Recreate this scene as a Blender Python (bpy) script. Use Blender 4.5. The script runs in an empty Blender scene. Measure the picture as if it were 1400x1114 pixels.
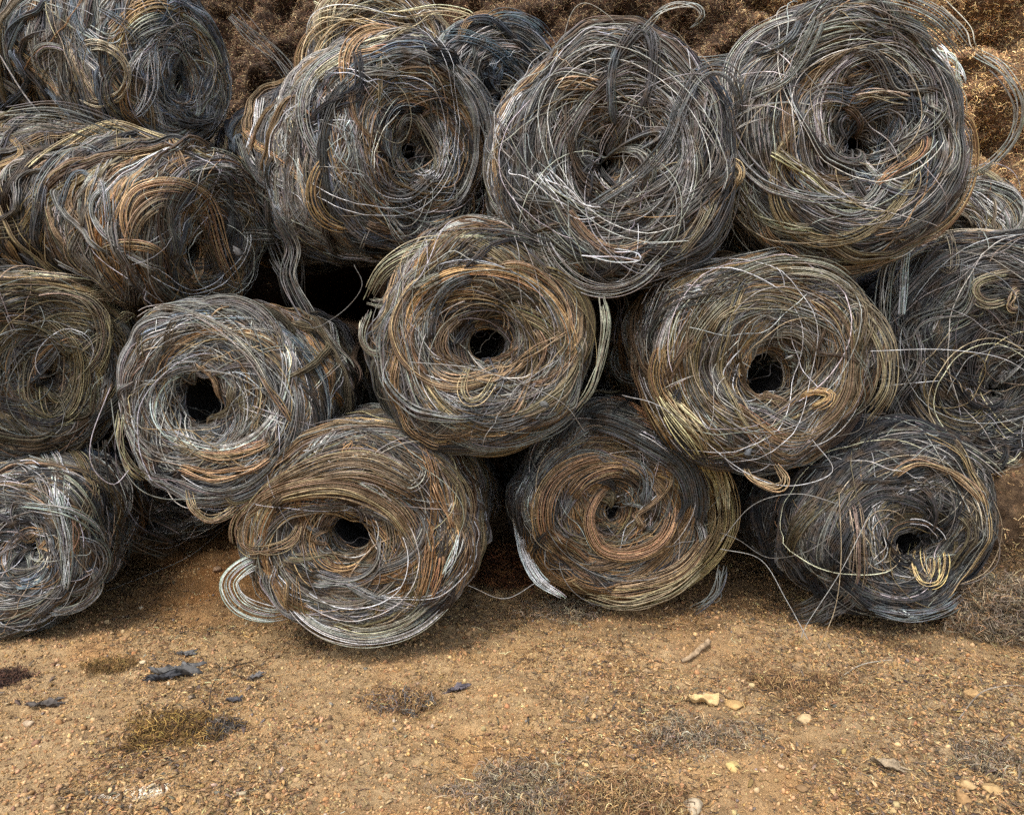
import bpy, math
import numpy as np
from mathutils import Vector
from mathutils.bvhtree import BVHTree

sc = bpy.context.scene
COL = sc.collection
R_ = math.radians

# ------------------------------------------------------------------ camera
FPX, CX, CY = 1011.0, 700.0, 557.0
CAM = np.array([0.0, 0.0, 1.55])
PITCH = R_(5.0)
cd = bpy.data.cameras.new("camera")
cd.sensor_fit = 'HORIZONTAL'
cd.sensor_width = 36.0
cd.lens = FPX * 36.0 / 1400.0
cd.clip_start = 0.05
cd.clip_end = 500.0
cam = bpy.data.objects.new("camera", cd)
COL.objects.link(cam)
cam.location = CAM
cam.rotation_euler = (math.pi / 2 - PITCH, 0, 0)
sc.camera = cam

# ------------------------------------------------------------------ sky, sun, exposure
SUN_EL, SUN_AZ = R_(58), R_(205)      # azimuth measured clockwise from +Y: behind the camera, slightly left
w = bpy.data.worlds.new("World")
sc.world = w
w.use_nodes = True
nt = w.node_tree
bg = nt.nodes["Background"]
sky = nt.nodes.new("ShaderNodeTexSky")
sky.sky_type = 'NISHITA'
sky.sun_disc = False
sky.sun_elevation = SUN_EL
sky.sun_rotation = SUN_AZ
sky.dust_density = 3.0
hs = nt.nodes.new("ShaderNodeHueSaturation")      # veiled, nearly white overcast sky
hs.inputs["Saturation"].default_value = 0.70
nt.links.new(sky.outputs[0], hs.inputs["Color"])
nt.links.new(hs.outputs[0], bg.inputs[0])
bg.inputs[1].default_value = 0.13
sd = bpy.data.lights.new("sun", 'SUN')
sd.energy = 1.0
sd.angle = R_(22)
sd.color = (1.0, 0.95, 0.88)
so = bpy.data.objects.new("sun", sd)
COL.objects.link(so)
sun_dir = Vector((math.sin(SUN_AZ) * math.cos(SUN_EL), math.cos(SUN_AZ) * math.cos(SUN_EL), math.sin(SUN_EL)))
so.rotation_euler = (-sun_dir).to_track_quat('-Z', 'Y').to_euler()
so.location = (0, -4, 8)
sc.view_settings.view_transform = 'Standard'
sc.view_settings.look = 'None'
sc.view_settings.gamma = 1.0
sc.view_settings.use_curve_mapping = False
sc.view_settings.exposure = 1.45
sc.cycles.max_bounces = 6
sc.cycles.diffuse_bounces = 3
sc.cycles.glossy_bounces = 2
sc.cycles.use_denoising = False

rng = np.random.default_rng(11)

# ------------------------------------------------------------------ numeric helpers
def lin(c):
    c = np.asarray(c, float) / 255.0
    return np.where(c <= 0.04045, c / 12.92, ((c + 0.055) / 1.055) ** 2.4)

def unit(v):
    return v / np.maximum(np.linalg.norm(v, axis=-1, keepdims=True), 1e-9)

def _hash(ix, iy, iz, seed):
    h = (ix * 374761393 + iy * 668265263 + iz * 2147483647 + seed * 1274126177) & 0xFFFFFFFF
    h = ((h ^ (h >> 13)) * 1274126177) & 0xFFFFFFFF
    h = (h ^ (h >> 16)) & 0xFFFFFFFF
    return h / 4294967295.0

def vnoise(x, y, z=None, seed=0):
    x = np.asarray(x, float); y = np.asarray(y, float)
    z = np.zeros_like(x) if z is None else np.asarray(z, float)
    ix, iy, iz = (np.floor(v).astype(np.int64) for v in (x, y, z))
    fx, fy, fz = x - ix, y - iy, z - iz
    fx, fy, fz = (f * f * (3 - 2 * f) for f in (fx, fy, fz))
    out = 0
    for dx in (0, 1):
        wx = fx if dx else 1 - fx
        for dy in (0, 1):
            wy = fy if dy else 1 - fy
            for dz in (0, 1):
                wz = fz if dz else 1 - fz
                out = out + wx * wy * wz * _hash(ix + dx, iy + dy, iz + dz, seed)
    return out * 2 - 1

def fbm(x, y, z=None, seed=0, octv=4, lac=2.1, gain=0.5):
    a, s, f = 1.0, 0.0, 1.0
    for o in range(octv):
        s = s + a * vnoise(x * f, y * f, None if z is None else z * f, seed + o * 17)
        a *= gain; f *= lac
    return s

def ray(px, py):
    px = np.asarray(px, float); py = np.asarray(py, float)
    f = np.array([0, math.cos(PITCH), -math.sin(PITCH)])
    u = np.array([0, math.sin(PITCH), math.cos(PITCH)])
    r = np.array([1.0, 0, 0])
    return f + ((px - CX) / FPX)[..., None] * r + ((CY - py) / FPX)[..., None] * u

def at(px, py, Y):
    d = ray(px, py)
    return CAM + d * (np.asarray(Y) / d[..., 1])[..., None]

def spline(pts, n):
    """Catmull-Rom through pts, resampled evenly to n points."""
    p = np.asarray(pts, float)
    q = np.vstack([2 * p[0] - p[1], p, 2 * p[-1] - p[-2]])
    out = []
    t = np.linspace(0, 1, 14, endpoint=False)[:, None]
    for i in range(len(p) - 1):
        a, b, c, d = q[i:i + 4]
        out.append(0.5 * ((2 * b) + (-a + c) * t + (2 * a - 5 * b + 4 * c - d) * t ** 2 + (-a + 3 * b - 3 * c + d) * t ** 3))
    out = np.vstack(out + [p[-1:]])
    L = np.r_[0, np.cumsum(np.linalg.norm(np.diff(out, axis=0), axis=1))]
    s = np.linspace(0, L[-1], n)
    return np.stack([np.interp(s, L, out[:, k]) for k in range(p.shape[1])], 1)

# ------------------------------------------------------------------ mesh helpers
def make_mesh(name, V, F, col=None, mat=None, smooth=True, sizes=None):
    """V (n,3); F flat loop indices with constant face size `sizes`."""
    me = bpy.data.meshes.new(name)
    V = np.asarray(V, np.float32); F = np.asarray(F, np.int32)
    k = sizes or 4
    nf = F.size // k
    me.vertices.add(len(V)); me.vertices.foreach_set("co", V.ravel())
    me.loops.add(nf * k); me.loops.foreach_set("vertex_index", F.ravel())
    me.polygons.add(nf); me.polygons.foreach_set("loop_start", np.arange(0, nf * k, k, dtype=np.int32))
    if smooth:
        me.polygons.foreach_set("use_smooth", np.ones(nf, bool))
    me.update(calc_edges=True)
    if col is not None:
        a = me.attributes.new("tint", 'FLOAT_COLOR', 'POINT')
        c = np.ones((len(V), 4), np.float32); c[:, :3] = col
        a.data.foreach_set("color", c.ravel())
    if mat:
        me.materials.append(mat)
    return me

def link(name, me, parent=None, **props):
    o = bpy.data.objects.new(name, me)
    COL.objects.link(o)
    if parent:
        o.parent = parent
        o.matrix_parent_inverse = parent.matrix_basis.inverted()
    for k, v in props.items():
        o[k] = v
    return o

def empty(name, loc, label, cat, group=None):
    o = bpy.data.objects.new(name, None)
    COL.objects.link(o)
    o.location = loc
    o.empty_display_size = 0.1
    o['label'] = label; o['category'] = cat
    if group: o['group'] = group
    return o

class Wires:
    """Collects wires (arrays of paths) and turns them into one mesh of thin tubes."""
    def __init__(self, sides=3):
        self.b = []; self.k = sides
    def add(self, P, rad, col, ref=None):
        P = np.asarray(P, float)
        if P.ndim == 2: P = P[None]
        W, n, _ = P.shape
        rad = np.broadcast_to(np.asarray(rad, float), (W,))
        col = np.broadcast_to(np.asarray(col, float), (W, 3))
        ref = np.broadcast_to(np.array([0.05, -1, 0.1]) if ref is None else np.asarray(ref, float), (W, 3))
        self.b.append((P, rad, col, ref))
    def mesh(self, name, mat):
        Vs, Fs, Cs, off = [], [], [], 0
        k = self.k
        for P, rad, col, ref in self.b:
            W, n, _ = P.shape
            T = unit(np.gradient(P, axis=1))
            N = np.cross(T, ref[:, None, :]) + 1e-5
            N = unit(N); B = np.cross(T, N)
            taper = np.ones(n); taper[0] = taper[-1] = 0.55
            ang = np.arange(k) * 2 * math.pi / k
            ring = (N[:, :, None, :] * np.cos(ang)[None, None, :, None] + B[:, :, None, :] * np.sin(ang)[None, None, :, None])
            V = P[:, :, None, :] + ring * (rad[:, None] * taper[None])[:, :, None, None]
            base = off + np.arange(W)[:, None, None] * (n * k) + np.arange(n - 1)[None, :, None] * k
            j = np.arange(k)[None, None, :]; j2 = (j + 1) % k
            F = np.stack([base + j, base + j2, base + k + j2, base + k + j], -1)
            Vs.append(V.reshape(-1, 3)); Fs.append(F.reshape(-1))
            Cs.append(np.repeat(col, n * k, axis=0))
            off += W * n * k
        return make_mesh(name, np.vstack(Vs), np.concatenate(Fs), np.vstack(Cs), mat)

# ------------------------------------------------------------------ materials
def mat_new(name):
    m = bpy.data.materials.new(name); m.use_nodes = True
    return m, m.node_tree, m.node_tree.nodes["Principled BSDF"]

def wire_mat():
    m, t, p = mat_new("weathered_wire")
    at_ = t.nodes.new("ShaderNodeAttribute"); at_.attribute_name = "tint"
    geo = t.nodes.new("ShaderNodeNewGeometry")
    n1 = t.nodes.new("ShaderNodeTexNoise"); n1.inputs["Scale"].default_value = 16.0; n1.inputs["Detail"].default_value = 5
    t.links.new(geo.outputs["Position"], n1.inputs["Vector"])
    n2 = t.nodes.new("ShaderNodeTexNoise"); n2.inputs["Scale"].default_value = 70.0; n2.inputs["Detail"].default_value = 3
    t.links.new(geo.outputs["Position"], n2.inputs["Vector"])
    rr = t.nodes.new("ShaderNodeMapRange"); rr.inputs[1].default_value = 0.50; rr.inputs[2].default_value = 0.68
    rr.inputs[3].default_value = 0.0; rr.inputs[4].default_value = 0.6
    t.links.new(n1.outputs["Fac"], rr.inputs[0])
    mx = t.nodes.new("ShaderNodeMix"); mx.data_type = 'RGBA'
    t.links.new(rr.outputs[0], mx.inputs[0])
    t.links.new(at_.outputs["Color"], mx.inputs[6])
    mx.inputs[7].default_value = (0.12, 0.075, 0.038, 1)
    mr = t.nodes.new("ShaderNodeMapRange"); mr.inputs[1].default_value = 0.3; mr.inputs[2].default_value = 0.7
    mr.inputs[3].default_value = 0.55; mr.inputs[4].default_value = 1.3
    t.links.new(n2.outputs["Fac"], mr.inputs[0])
    mul = t.nodes.new("ShaderNodeMix"); mul.data_type = 'RGBA'; mul.blend_type = 'MULTIPLY'; mul.inputs[0].default_value = 1
    t.links.new(mx.outputs[2], mul.inputs[6]); t.links.new(mr.outputs[0], mul.inputs[7])
    t.links.new(mul.outputs[2], p.inputs["Base Color"])
    p.inputs["Metallic"].default_value = 0.25
    p.inputs["Roughness"].default_value = 0.6
    p.inputs["Specular IOR Level"].default_value = 0.5
    return m

def core_mat():
    m, t, p = mat_new("packed_dark_wire")
    geo = t.nodes.new("ShaderNodeNewGeometry")
    n = t.nodes.new("ShaderNodeTexNoise"); n.inputs["Scale"].default_value = 60; n.inputs["Detail"].default_value = 4
    t.links.new(geo.outputs["Position"], n.inputs["Vector"])
    r = t.nodes.new("ShaderNodeValToRGB")
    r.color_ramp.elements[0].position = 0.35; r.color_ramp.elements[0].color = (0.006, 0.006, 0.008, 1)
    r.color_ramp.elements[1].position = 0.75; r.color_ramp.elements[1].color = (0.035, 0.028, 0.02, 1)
    t.links.new(n.outputs["Fac"], r.inputs[0]); t.links.new(r.outputs[0], p.inputs["Base Color"])
    p.inputs["Roughness"].default_value = 0.9
    b = t.nodes.new("ShaderNodeBump"); b.inputs["Strength"].default_value = 0.8; b.inputs["Distance"].default_value = 0.02
    t.links.new(n.outputs["Fac"], b.inputs["Height"]); t.links.new(b.outputs[0], p.inputs["Normal"])
    return m

def tint_mat(name, rough=0.9, vary=0.35, scale=60.0, bump=0.0):
    m, t, p = mat_new(name)
    a = t.nodes.new("ShaderNodeAttribute"); a.attribute_name = "tint"
    geo = t.nodes.new("ShaderNodeNewGeometry")
    n = t.nodes.new("ShaderNodeTexNoise"); n.inputs["Scale"].default_value = scale; n.inputs["Detail"].default_value = 4
    t.links.new(geo.outputs["Position"], n.inputs["Vector"])
    mr = t.nodes.new("ShaderNodeMapRange"); mr.inputs[1].default_value = 0.3; mr.inputs[2].default_value = 0.7
    mr.inputs[3].default_value = 1 - vary; mr.inputs[4].default_value = 1 + vary
    t.links.new(n.outputs["Fac"], mr.inputs[0])
    mul = t.nodes.new("ShaderNodeMix"); mul.data_type = 'RGBA'; mul.blend_type = 'MULTIPLY'; mul.inputs[0].default_value = 1
    t.links.new(a.outputs["Color"], mul.inputs[6]); t.links.new(mr.outputs[0], mul.inputs[7])
    t.links.new(mul.outputs[2], p.inputs["Base Color"])
    p.inputs["Roughness"].default_value = rough
    p.inputs["Specular IOR Level"].default_value = 0.25
    if bump:
        b = t.nodes.new("ShaderNodeBump"); b.inputs["Strength"].default_value = bump; b.inputs["Distance"].default_value = 0.01
        t.links.new(n.outputs["Fac"], b.inputs["Height"]); t.links.new(b.outputs[0], p.inputs["Normal"])
    return m

def soil_mat(name, ramp1, stain):
    m, t, p = mat_new(name)
    geo = t.nodes.new("ShaderNodeNewGeometry")
    def noise(s, d=5, r=0.6):
        n = t.nodes.new("ShaderNodeTexNoise"); n.inputs["Scale"].default_value = s
        n.inputs["Detail"].default_value = d; n.inputs["Roughness"].default_value = r
        t.links.new(geo.outputs["Position"], n.inputs["Vector"]); return n.outputs["Fac"]
    big, mid, fine = noise(1.3), noise(14, 6, 0.7), noise(130, 4, 0.7)
    rp = t.nodes.new("ShaderNodeValToRGB")
    rp.color_ramp.elements[0].position = 0.3; rp.color_ramp.elements[0].color = (*ramp1[0], 1)
    rp.color_ramp.elements[1].position = 0.72; rp.color_ramp.elements[1].color = (*ramp1[2], 1)
    e = rp.color_ramp.elements.new(0.5); e.color = (*ramp1[1], 1)
    t.links.new(mid, rp.inputs[0])
    st = t.nodes.new("ShaderNodeMapRange"); st.inputs[1].default_value = 0.48; st.inputs[2].default_value = 0.66
    t.links.new(big, st.inputs[0])
    mx = t.nodes.new("ShaderNodeMix"); mx.data_type = 'RGBA'
    t.links.new(st.outputs[0], mx.inputs[0]); t.links.new(rp.outputs[0], mx.inputs[6]); mx.inputs[7].default_value = (*stain, 1)
    mr = t.nodes.new("ShaderNodeMapRange"); mr.inputs[1].default_value = 0.3; mr.inputs[2].default_value = 0.7
    mr.inputs[3].default_value = 0.6; mr.inputs[4].default_value = 1.3
    t.links.new(fine, mr.inputs[0])
    mul = t.nodes.new("ShaderNodeMix"); mul.data_type = 'RGBA'; mul.blend_type = 'MULTIPLY'; mul.inputs[0].default_value = 1
    t.links.new(mx.outputs[2], mul.inputs[6]); t.links.new(mr.outputs[0], mul.inputs[7])
    a = t.nodes.new("ShaderNodeAttribute"); a.attribute_name = "tint"
    mu2 = t.nodes.new("ShaderNodeMix"); mu2.data_type = 'RGBA'; mu2.blend_type = 'MULTIPLY'; mu2.inputs[0].default_value = 1
    t.links.new(mul.outputs[2], mu2.inputs[6]); t.links.new(a.outputs["Color"], mu2.inputs[7])
    t.links.new(mu2.outputs[2], p.inputs["Base Color"])
    p.inputs["Roughness"].default_value = 0.95; p.inputs["Specular IOR Level"].default_value = 0.15
    b = t.nodes.new("ShaderNodeBump"); b.inputs["Strength"].default_value = 0.9; b.inputs["Distance"].default_value = 0.012
    ad = t.nodes.new("ShaderNodeMath"); ad.operation = 'ADD'
    t.links.new(mid, ad.inputs[0]); t.links.new(fine, ad.inputs[1])
    t.links.new(ad.outputs[0], b.inputs["Height"]); t.links.new(b.outputs[0], p.inputs["Normal"])
    return m

WIRE = wire_mat()
CORE = core_mat()
STONE = tint_mat("dry_stone", 0.9, 0.3, 45, 0.5)
FIBRE = tint_mat("dry_fibre", 0.9, 0.3, 40)
SCRAP = tint_mat("charred_scrap", 0.7, 0.5, 35, 0.6)
SOIL = soil_mat("sandy_soil", [(0.19, 0.124, 0.062), (0.35, 0.235, 0.118), (0.47, 0.330, 0.175)], (0.39, 0.240, 0.105))
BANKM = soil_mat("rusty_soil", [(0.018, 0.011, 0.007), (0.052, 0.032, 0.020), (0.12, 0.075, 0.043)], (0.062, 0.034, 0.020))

# ------------------------------------------------------------------ ground and bank
def ground_z(x, y, detail=True):
    x = np.asarray(x, float); y = np.asarray(y, float)
    z = 0.16 * np.clip(y - 4.3, 0, None) ** 1.2
    z = z + 0.03 * fbm(x * 0.8, y * 0.8, seed=3, octv=3)
    z = z + .035 * np.exp(-((y - 3.75) / .16) ** 2) * np.clip(.5 + fbm(x * 2.5, y * .6, seed=4, octv=2), 0, 1.3)
    if detail:
        z = z + 0.020 * fbm(x * 5, y * 5, seed=5, octv=4) + 0.010 * np.abs(fbm(x * 22, y * 22, seed=9, octv=2)) * (1 + vnoise(x * 3, y * 3, seed=8))
    return z

def grid_mesh(name, xs, ys, zf, mat, colf):
    X, Y = np.meshgrid(xs, ys)
    P = zf(X, Y)
    ny, nx = X.shape
    i = np.arange(ny - 1)[:, None] * nx + np.arange(nx - 1)[None]
    F = np.stack([i, i + 1, i + nx + 1, i + nx], -1)
    return make_mesh(name, P.reshape(-1, 3), F.reshape(-1), colf(P.reshape(-1, 3)), mat)

def soil_tint(P):
    x, y = P[:, 0], P[:, 1]
    c = np.ones((len(P), 3))
    # soil tint gets darker further in under the pile
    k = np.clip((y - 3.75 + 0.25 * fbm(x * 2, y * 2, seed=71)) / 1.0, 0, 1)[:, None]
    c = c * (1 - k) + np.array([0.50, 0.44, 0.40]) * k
    # greyer litter-covered soil to the right and front
    g = np.clip((x - 0.4) / 1.6 + 0.35 * fbm(x * 1.7, y * 1.7, seed=72), 0, 1)[:, None] * 0.75
    c = c * (1 - g * np.array([0.26, 0.20, 0.10]))
    # orange patches
    o = np.clip(fbm(x * 1.9 + 3, y * 1.9, seed=73) * 1.3 - 0.1, 0, 1)[:, None] * np.clip(0.9 - x[:, None] * 0.4, 0.2, 1)
    c = c * (1 + o * np.array([0.12, -0.06, -0.22]))
    # spilt white powder
    s0 = at(182, 1100, 2.0); 
    d = ray(np.array(182.), np.array(1100.)); q = CAM + d * (CAM[2] / -d[2])
    e = ((x - q[0]) / 0.14) ** 2 + ((y - q[1]) / 0.035) ** 2 + 0.9 * fbm(x * 30, y * 30, seed=77)
    wv = np.clip(1.2 - e, 0, 1)[:, None]
    c = c * (1 - wv) + np.array([2.4, 3.4, 5.6]) * wv
    return c

def seg(*parts):
    return np.unique(np.concatenate(parts))

gx = seg(np.linspace(-60, -4, 40), np.arange(-4, 4.01, 0.014), np.linspace(4, 60, 40))
gy = seg(np.linspace(-60, 1.2, 50), np.arange(1.2, 5.2, 0.014), np.linspace(5.2, 7, 40), np.linspace(7, 60, 12))
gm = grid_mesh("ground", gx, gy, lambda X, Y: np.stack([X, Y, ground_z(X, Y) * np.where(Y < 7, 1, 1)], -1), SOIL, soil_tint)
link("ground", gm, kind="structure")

def bank_y(x, z):
    return 5.75 + 0.28 * z + 0.30 * fbm(x * 1.1, z * 1.1, seed=31, octv=3) + 0.12 * fbm(x * 6, z * 6, seed=33, octv=4) - 0.9 * np.clip((x - 1.9) / 1.2, 0, 1) + 1.5 * np.exp(-((x + 1.6) / .5) ** 2 - ((z - 1.95) / .38) ** 2) + .12 * fbm(x * 3, z * 3, seed=36, octv=2)

def bank_P(X, Z):
    return np.stack([X, bank_y(X, Z), Z], -1)

bx = seg(np.linspace(-14, -5.5, 25), np.arange(-5.5, 5.5, 0.03), np.linspace(5.5, 14, 25))
bz = seg(np.arange(-0.3, 5.2, 0.03), np.linspace(5.2, 7.5, 12))
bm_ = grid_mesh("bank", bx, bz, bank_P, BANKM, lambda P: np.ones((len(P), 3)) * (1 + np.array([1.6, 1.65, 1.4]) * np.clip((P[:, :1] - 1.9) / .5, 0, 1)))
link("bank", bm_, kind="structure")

# ------------------------------------------------------------------ bale surface
class Bale:
    def __init__(s, face, R_px, Y, hole=None, hole_px=28, yaw=0, pitch=0, L=1.4, sx=1.0, sy=1.0, seed=0, dish=0.10, fil=0.30):
        s.seed = seed
        s.ph = np.random.default_rng(seed + 3).uniform(0, 6.28, 3)
        s.C = at(face[0], face[1], Y)
        s.R = R_px * Y / FPX
        ya, pi_ = R_(yaw), R_(pitch)
        s.a = np.array([math.sin(ya) * math.cos(pi_), -math.cos(ya) * math.cos(pi_), math.sin(pi_)])
        s.u = unit(np.cross(np.array([0, 0, 1.0]), s.a)); s.v = np.cross(s.a, s.u)
        s.sx, s.sy = sx, sy
        s.rh = hole_px * Y / FPX / s.R
        hole = hole or face
        hp = (at(hole[0], hole[1], Y) - s.C) / s.R
        s.o = np.array([hp @ s.u / sx, hp @ s.v / sy])
        s.L = L / s.R
        rh = s.rh
        k = np.array([[rh * .75, -1.1], [rh * .85, -.7], [rh * .95, -.42], [rh * 1.0, -.22 - dish * .6], [rh * 1.25, -.08 - dish],
                      [rh * 1.25 + (.62 - rh) * .5, -dish * .55], [.72, -.01], [.84, -.035], [.93, -fil * .42], [.985, -fil * .9], [1.0, -fil * 1.5],
                      [1.0, -max(s.L * .55, fil * 1.8)], [.96, -max(s.L, fil * 2.2)]])
        d = spline(k, 400)
        s.pr, s.pz = d[:, 0], d[:, 1]
        s.l = np.r_[0, np.cumsum(np.hypot(np.diff(s.pr), np.diff(s.pz)))]
        i0 = np.argmin(np.abs(s.pr - rh * 1.05) + (s.pz < -.6) * 9)
        s.l -= s.l[i0]
        tr, tz = np.gradient(s.pr), np.gradient(s.pz)
        n = np.hypot(tr, tz); s.nr, s.nz = -tz / n, tr / n
        s.lmax = s.l[-1]; s.lmin = s.l[0]
        ie = np.argmax(s.pr > 0.985)
        s.ledge = s.l[ie]
        ok = np.arange(i0, ie)
        s.fr, s.fl = np.maximum.accumulate(s.pr[ok]), s.l[ok]
    def lump(s, r, z, th):
        X, Y, Z = r * np.cos(th), r * np.sin(th), z
        g = np.clip((r - .35) / .6, 0, 1) * (1 + 0 * z)
        hm = .045 * np.cos(2 * th + s.ph[0]) + .034 * np.cos(3 * th + s.ph[1] + z) + .014 * np.cos(5 * th + s.ph[2])
        return 0.085 * fbm(X * 1.6 + 7, Y * 1.6, Z * 1.6, seed=s.seed, octv=3) + g * hm
    def surf(s, l, th, h):
        l = np.clip(l, s.lmin, s.lmax)
        r = np.interp(l, s.l, s.pr); z = np.interp(l, s.l, s.pz)
        hh = h + s.lump(r, z, th)
        r2 = r + np.interp(l, s.l, s.nr) * hh; z2 = z + np.interp(l, s.l, s.nz) * hh
        k = np.clip(1 - (r - s.rh) / (0.95 - s.rh), 0, 1)
        x = (r2 * np.cos(th) + s.o[0] * k) * s.sx; y = (r2 * np.sin(th) + s.o[1] * k) * s.sy
        return s.C + s.R * (x[..., None] * s.u + y[..., None] * s.v + z2[..., None] * s.a)
    def plane_to(s, x, y):
        """face plane coordinates (units of R) -> (l, theta, r)"""
        r1 = np.hypot(x, y)
        k = np.clip(1 - (r1 - s.rh) / (0.95 - s.rh), 0, 1)
        for _ in range(3):
            px, py = x - s.o[0] * k, y - s.o[1] * k
            r = np.hypot(px, py); k = np.clip(1 - (r - s.rh) / (0.95 - s.rh), 0, 1)
        l = np.interp(r, s.fr, s.fl) + np.clip(r - s.fr[-1], 0, None)
        return l, np.arctan2(py, px), r
    def core(s):
        ls = np.linspace(s.lmin, s.lmax, 70); th = np.linspace(0, 2 * math.pi, 97)[:-1]
        A, T = np.meshgrid(ls, th, indexing='ij')
        P = s.surf(A, T, np.full_like(A, -0.055))
        nl, nt_ = A.shape
        i = np.arange(nl - 1)[:, None] * nt_ + np.arange(nt_)[None]
        j = np.arange(nl - 1)[:, None] * nt_ + (np.arange(nt_)[None] + 1) % nt_
        F = np.stack([i, j, j + nt_, i + nt_], -1).reshape(-1, 4)
        V = P.reshape(-1, 3)
        # end caps as fans of quads
        c0, c1 = P[0].mean(0), P[-1].mean(0)
        V = np.vstack([V, c0, c1]); b0, b1 = len(V) - 2, len(V) - 1
        caps = []
        for q in range(0, nt_, 2):
            a, b, c = q, q + 1, (q + 2) % nt_
            caps.append((b0, c, b, a)); m = (nl - 1) * nt_
            caps.append((b1, m + a, m + b, m + c))
        F = np.vstack([F, np.array(caps)])
        return V, F

# ------------------------------------------------------------------ colours (albedo, sRGB)
WH, LG, MG, DG, BK = (206, 207, 206), (158, 157, 151), (111, 109, 103), (67, 67, 66), (38, 39, 41)
BL, TAN, RUST, OL, CR, BR = (88, 98, 107), (146, 119, 82), (130, 98, 60), (106, 94, 66), (172, 155, 124), (82, 66, 50)
GREY = [(LG, .16), (MG, .24), (DG, .22), (BK, .09), (TAN, .11), (BL, .07), (BR, .06), (OL, .05)]
BLUE = [(BL, .24), (LG, .18), (MG, .18), (DG, .14), (BK, .08), (CR, .10), (TAN, .08)]
WARM = [(TAN, .24), (MG, .20), (RUST, .14), (OL, .10), (DG, .16), (LG, .08), (BR, .08)]
MIXD = [(MG, .22), (TAN, .20), (DG, .18), (LG, .12), (OL, .10), (BK, .06), (RUST, .06), (BR, .06)]
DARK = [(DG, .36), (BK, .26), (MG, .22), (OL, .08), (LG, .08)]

def pick(pal, n):
    wts = np.array([q[1] for q in pal]); wts = wts / wts.sum()
    cs = np.array([lin(q[0]) for q in pal])
    return cs[rng.choice(len(pal), n, p=wts)]

def jitter(c, amt=0.30):
    c = np.atleast_2d(c)
    f = np.exp(rng.normal(0, amt, (len(c), 1)))
    return np.clip(c * f * (1 + rng.normal(0, 0.05, c.shape)), 0.004, 0.75)

def wob(n, W, f=(0.5, 2.5), k=3):
    """smooth random functions, W rows on n samples, about unit amplitude"""
    t = np.linspace(0, 1, n)[None]
    o = 0
    for _ in range(k):
        o = o + rng.normal(0, .6, (W, 1)) * np.sin(2 * math.pi * rng.uniform(*f, (W, 1)) * t + rng.uniform(0, 6.28, (W, 1)))
    return o

RAD = 0.0026
def ring_bundles(wr, b, nb, lr, span, drift, hr, nw, width, pal, n=44, ecc=0.05, rad=RAD, view=None, shade=1.0):
    """bundles of near-parallel wires wound round the axis; l drifts slowly so that they cross"""
    for _ in range(nb):
        m = int(rng.integers(*nw))
        sp = rng.uniform(*span); th0 = rng.uniform(0, 6.283)
        if view is not None:                       # keep to the sides that can be seen at all
            th0 = view + rng.uniform(-1.9, 1.9) - sp / 2
        t = np.linspace(0, 1, n)[None]
        l0 = rng.uniform(*lr)
        a = np.linspace(-.5, .5, m)[:, None] + rng.normal(0, .12, (m, 1))
        wd = rng.uniform(*width) * (0.75 + 0.4 * wob(n, 1, (.3, 1.2), 2))
        th = th0 + (t + rng.normal(0, .03, (m, 1))) * sp * (1 + rng.normal(0, .03, (m, 1)))
        base = l0 + rng.uniform(*drift) * rng.choice([-1, 1]) * (t - .5) + ecc * rng.normal() * np.cos(th - rng.uniform(0, 6.28)) + drift[1] * .22 * wob(n, 1, (.3, 1.3), 2)
        l = base + a * wd + 0.006 * wob(n, m, (.4, 2.0), 2)
        l = np.where(l < -0.05, -0.05 + 0.3 * (l + .05), l)
        h = rng.uniform(*hr) + rng.uniform(-.016, .016, (m, 1)) + 0.010 * wob(n, 1, (.5, 1.5), 2) + 0.006 * wob(n, m, (.5, 2), 2)
        P = b.surf(l, th, h)
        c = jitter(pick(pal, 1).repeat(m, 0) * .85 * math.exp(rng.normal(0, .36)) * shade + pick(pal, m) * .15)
        wr.add(P, rad * rng.uniform(.8, 1.25, m), c, b.a + np.array([.03, .02, .05]))

def face_loops(wr, b, nb, nw, rho, cen, hr, width, pal, n=44, turns=(.4, 1.1), rad=RAD, hole_ok=.1, rmax=1.06, shade=1.0):
    """bundles looping on circles not centred on the axis, laid on the end face"""
    done = 0; tries = 0
    while done < nb and tries < nb * 12:
        tries += 1
        m = int(rng.integers(*nw))
        ro = rng.uniform(*rho); ca = rng.uniform(0, 6.28); cr = rng.uniform(*cen)
        cx, cy = cr * math.cos(ca), cr * math.sin(ca)
        t = np.linspace(0, 1, n)[None]
        a0 = rng.uniform(0, 6.28); tn = rng.uniform(*turns) * 6.283 * rng.choice([-1, 1])
        asp = rng.uniform(.75, 1.0); rt = rng.uniform(0, 3.14)
        ang = a0 + tn * t + rng.normal(0, .05, (m, 1))
        off = (np.linspace(-.5, .5, m)[:, None] + rng.normal(0, .1, (m, 1))) * rng.uniform(*width)
        rr = ro * (1 + .07 * wob(n, 1, (.3, 1), 2)) + off + .008 * wob(n, m, (.5, 2), 2)
        X, Y = rr * np.cos(ang), rr * np.sin(ang) * asp
        x = cx + X * math.cos(rt) - Y * math.sin(rt); y = cy + X * math.sin(rt) + Y * math.cos(rt)
        l, th, r = b.plane_to(x, y)
        if r.max() > rmax: continue
        if (r < b.rh * 1.05).mean() > hole_ok * (rng.random() < .35): continue
        h = rng.uniform(*hr) + rng.uniform(-.016, .016, (m, 1)) + .008 * wob(n, m, (.5, 2), 2)
        P = b.surf(l, th, h)
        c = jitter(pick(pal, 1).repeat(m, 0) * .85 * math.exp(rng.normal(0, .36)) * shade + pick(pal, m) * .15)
        wr.add(P, rad * rng.uniform(.8, 1.25, m), c, b.a + np.array([.03, .02, .05]))
        done += 1

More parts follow.
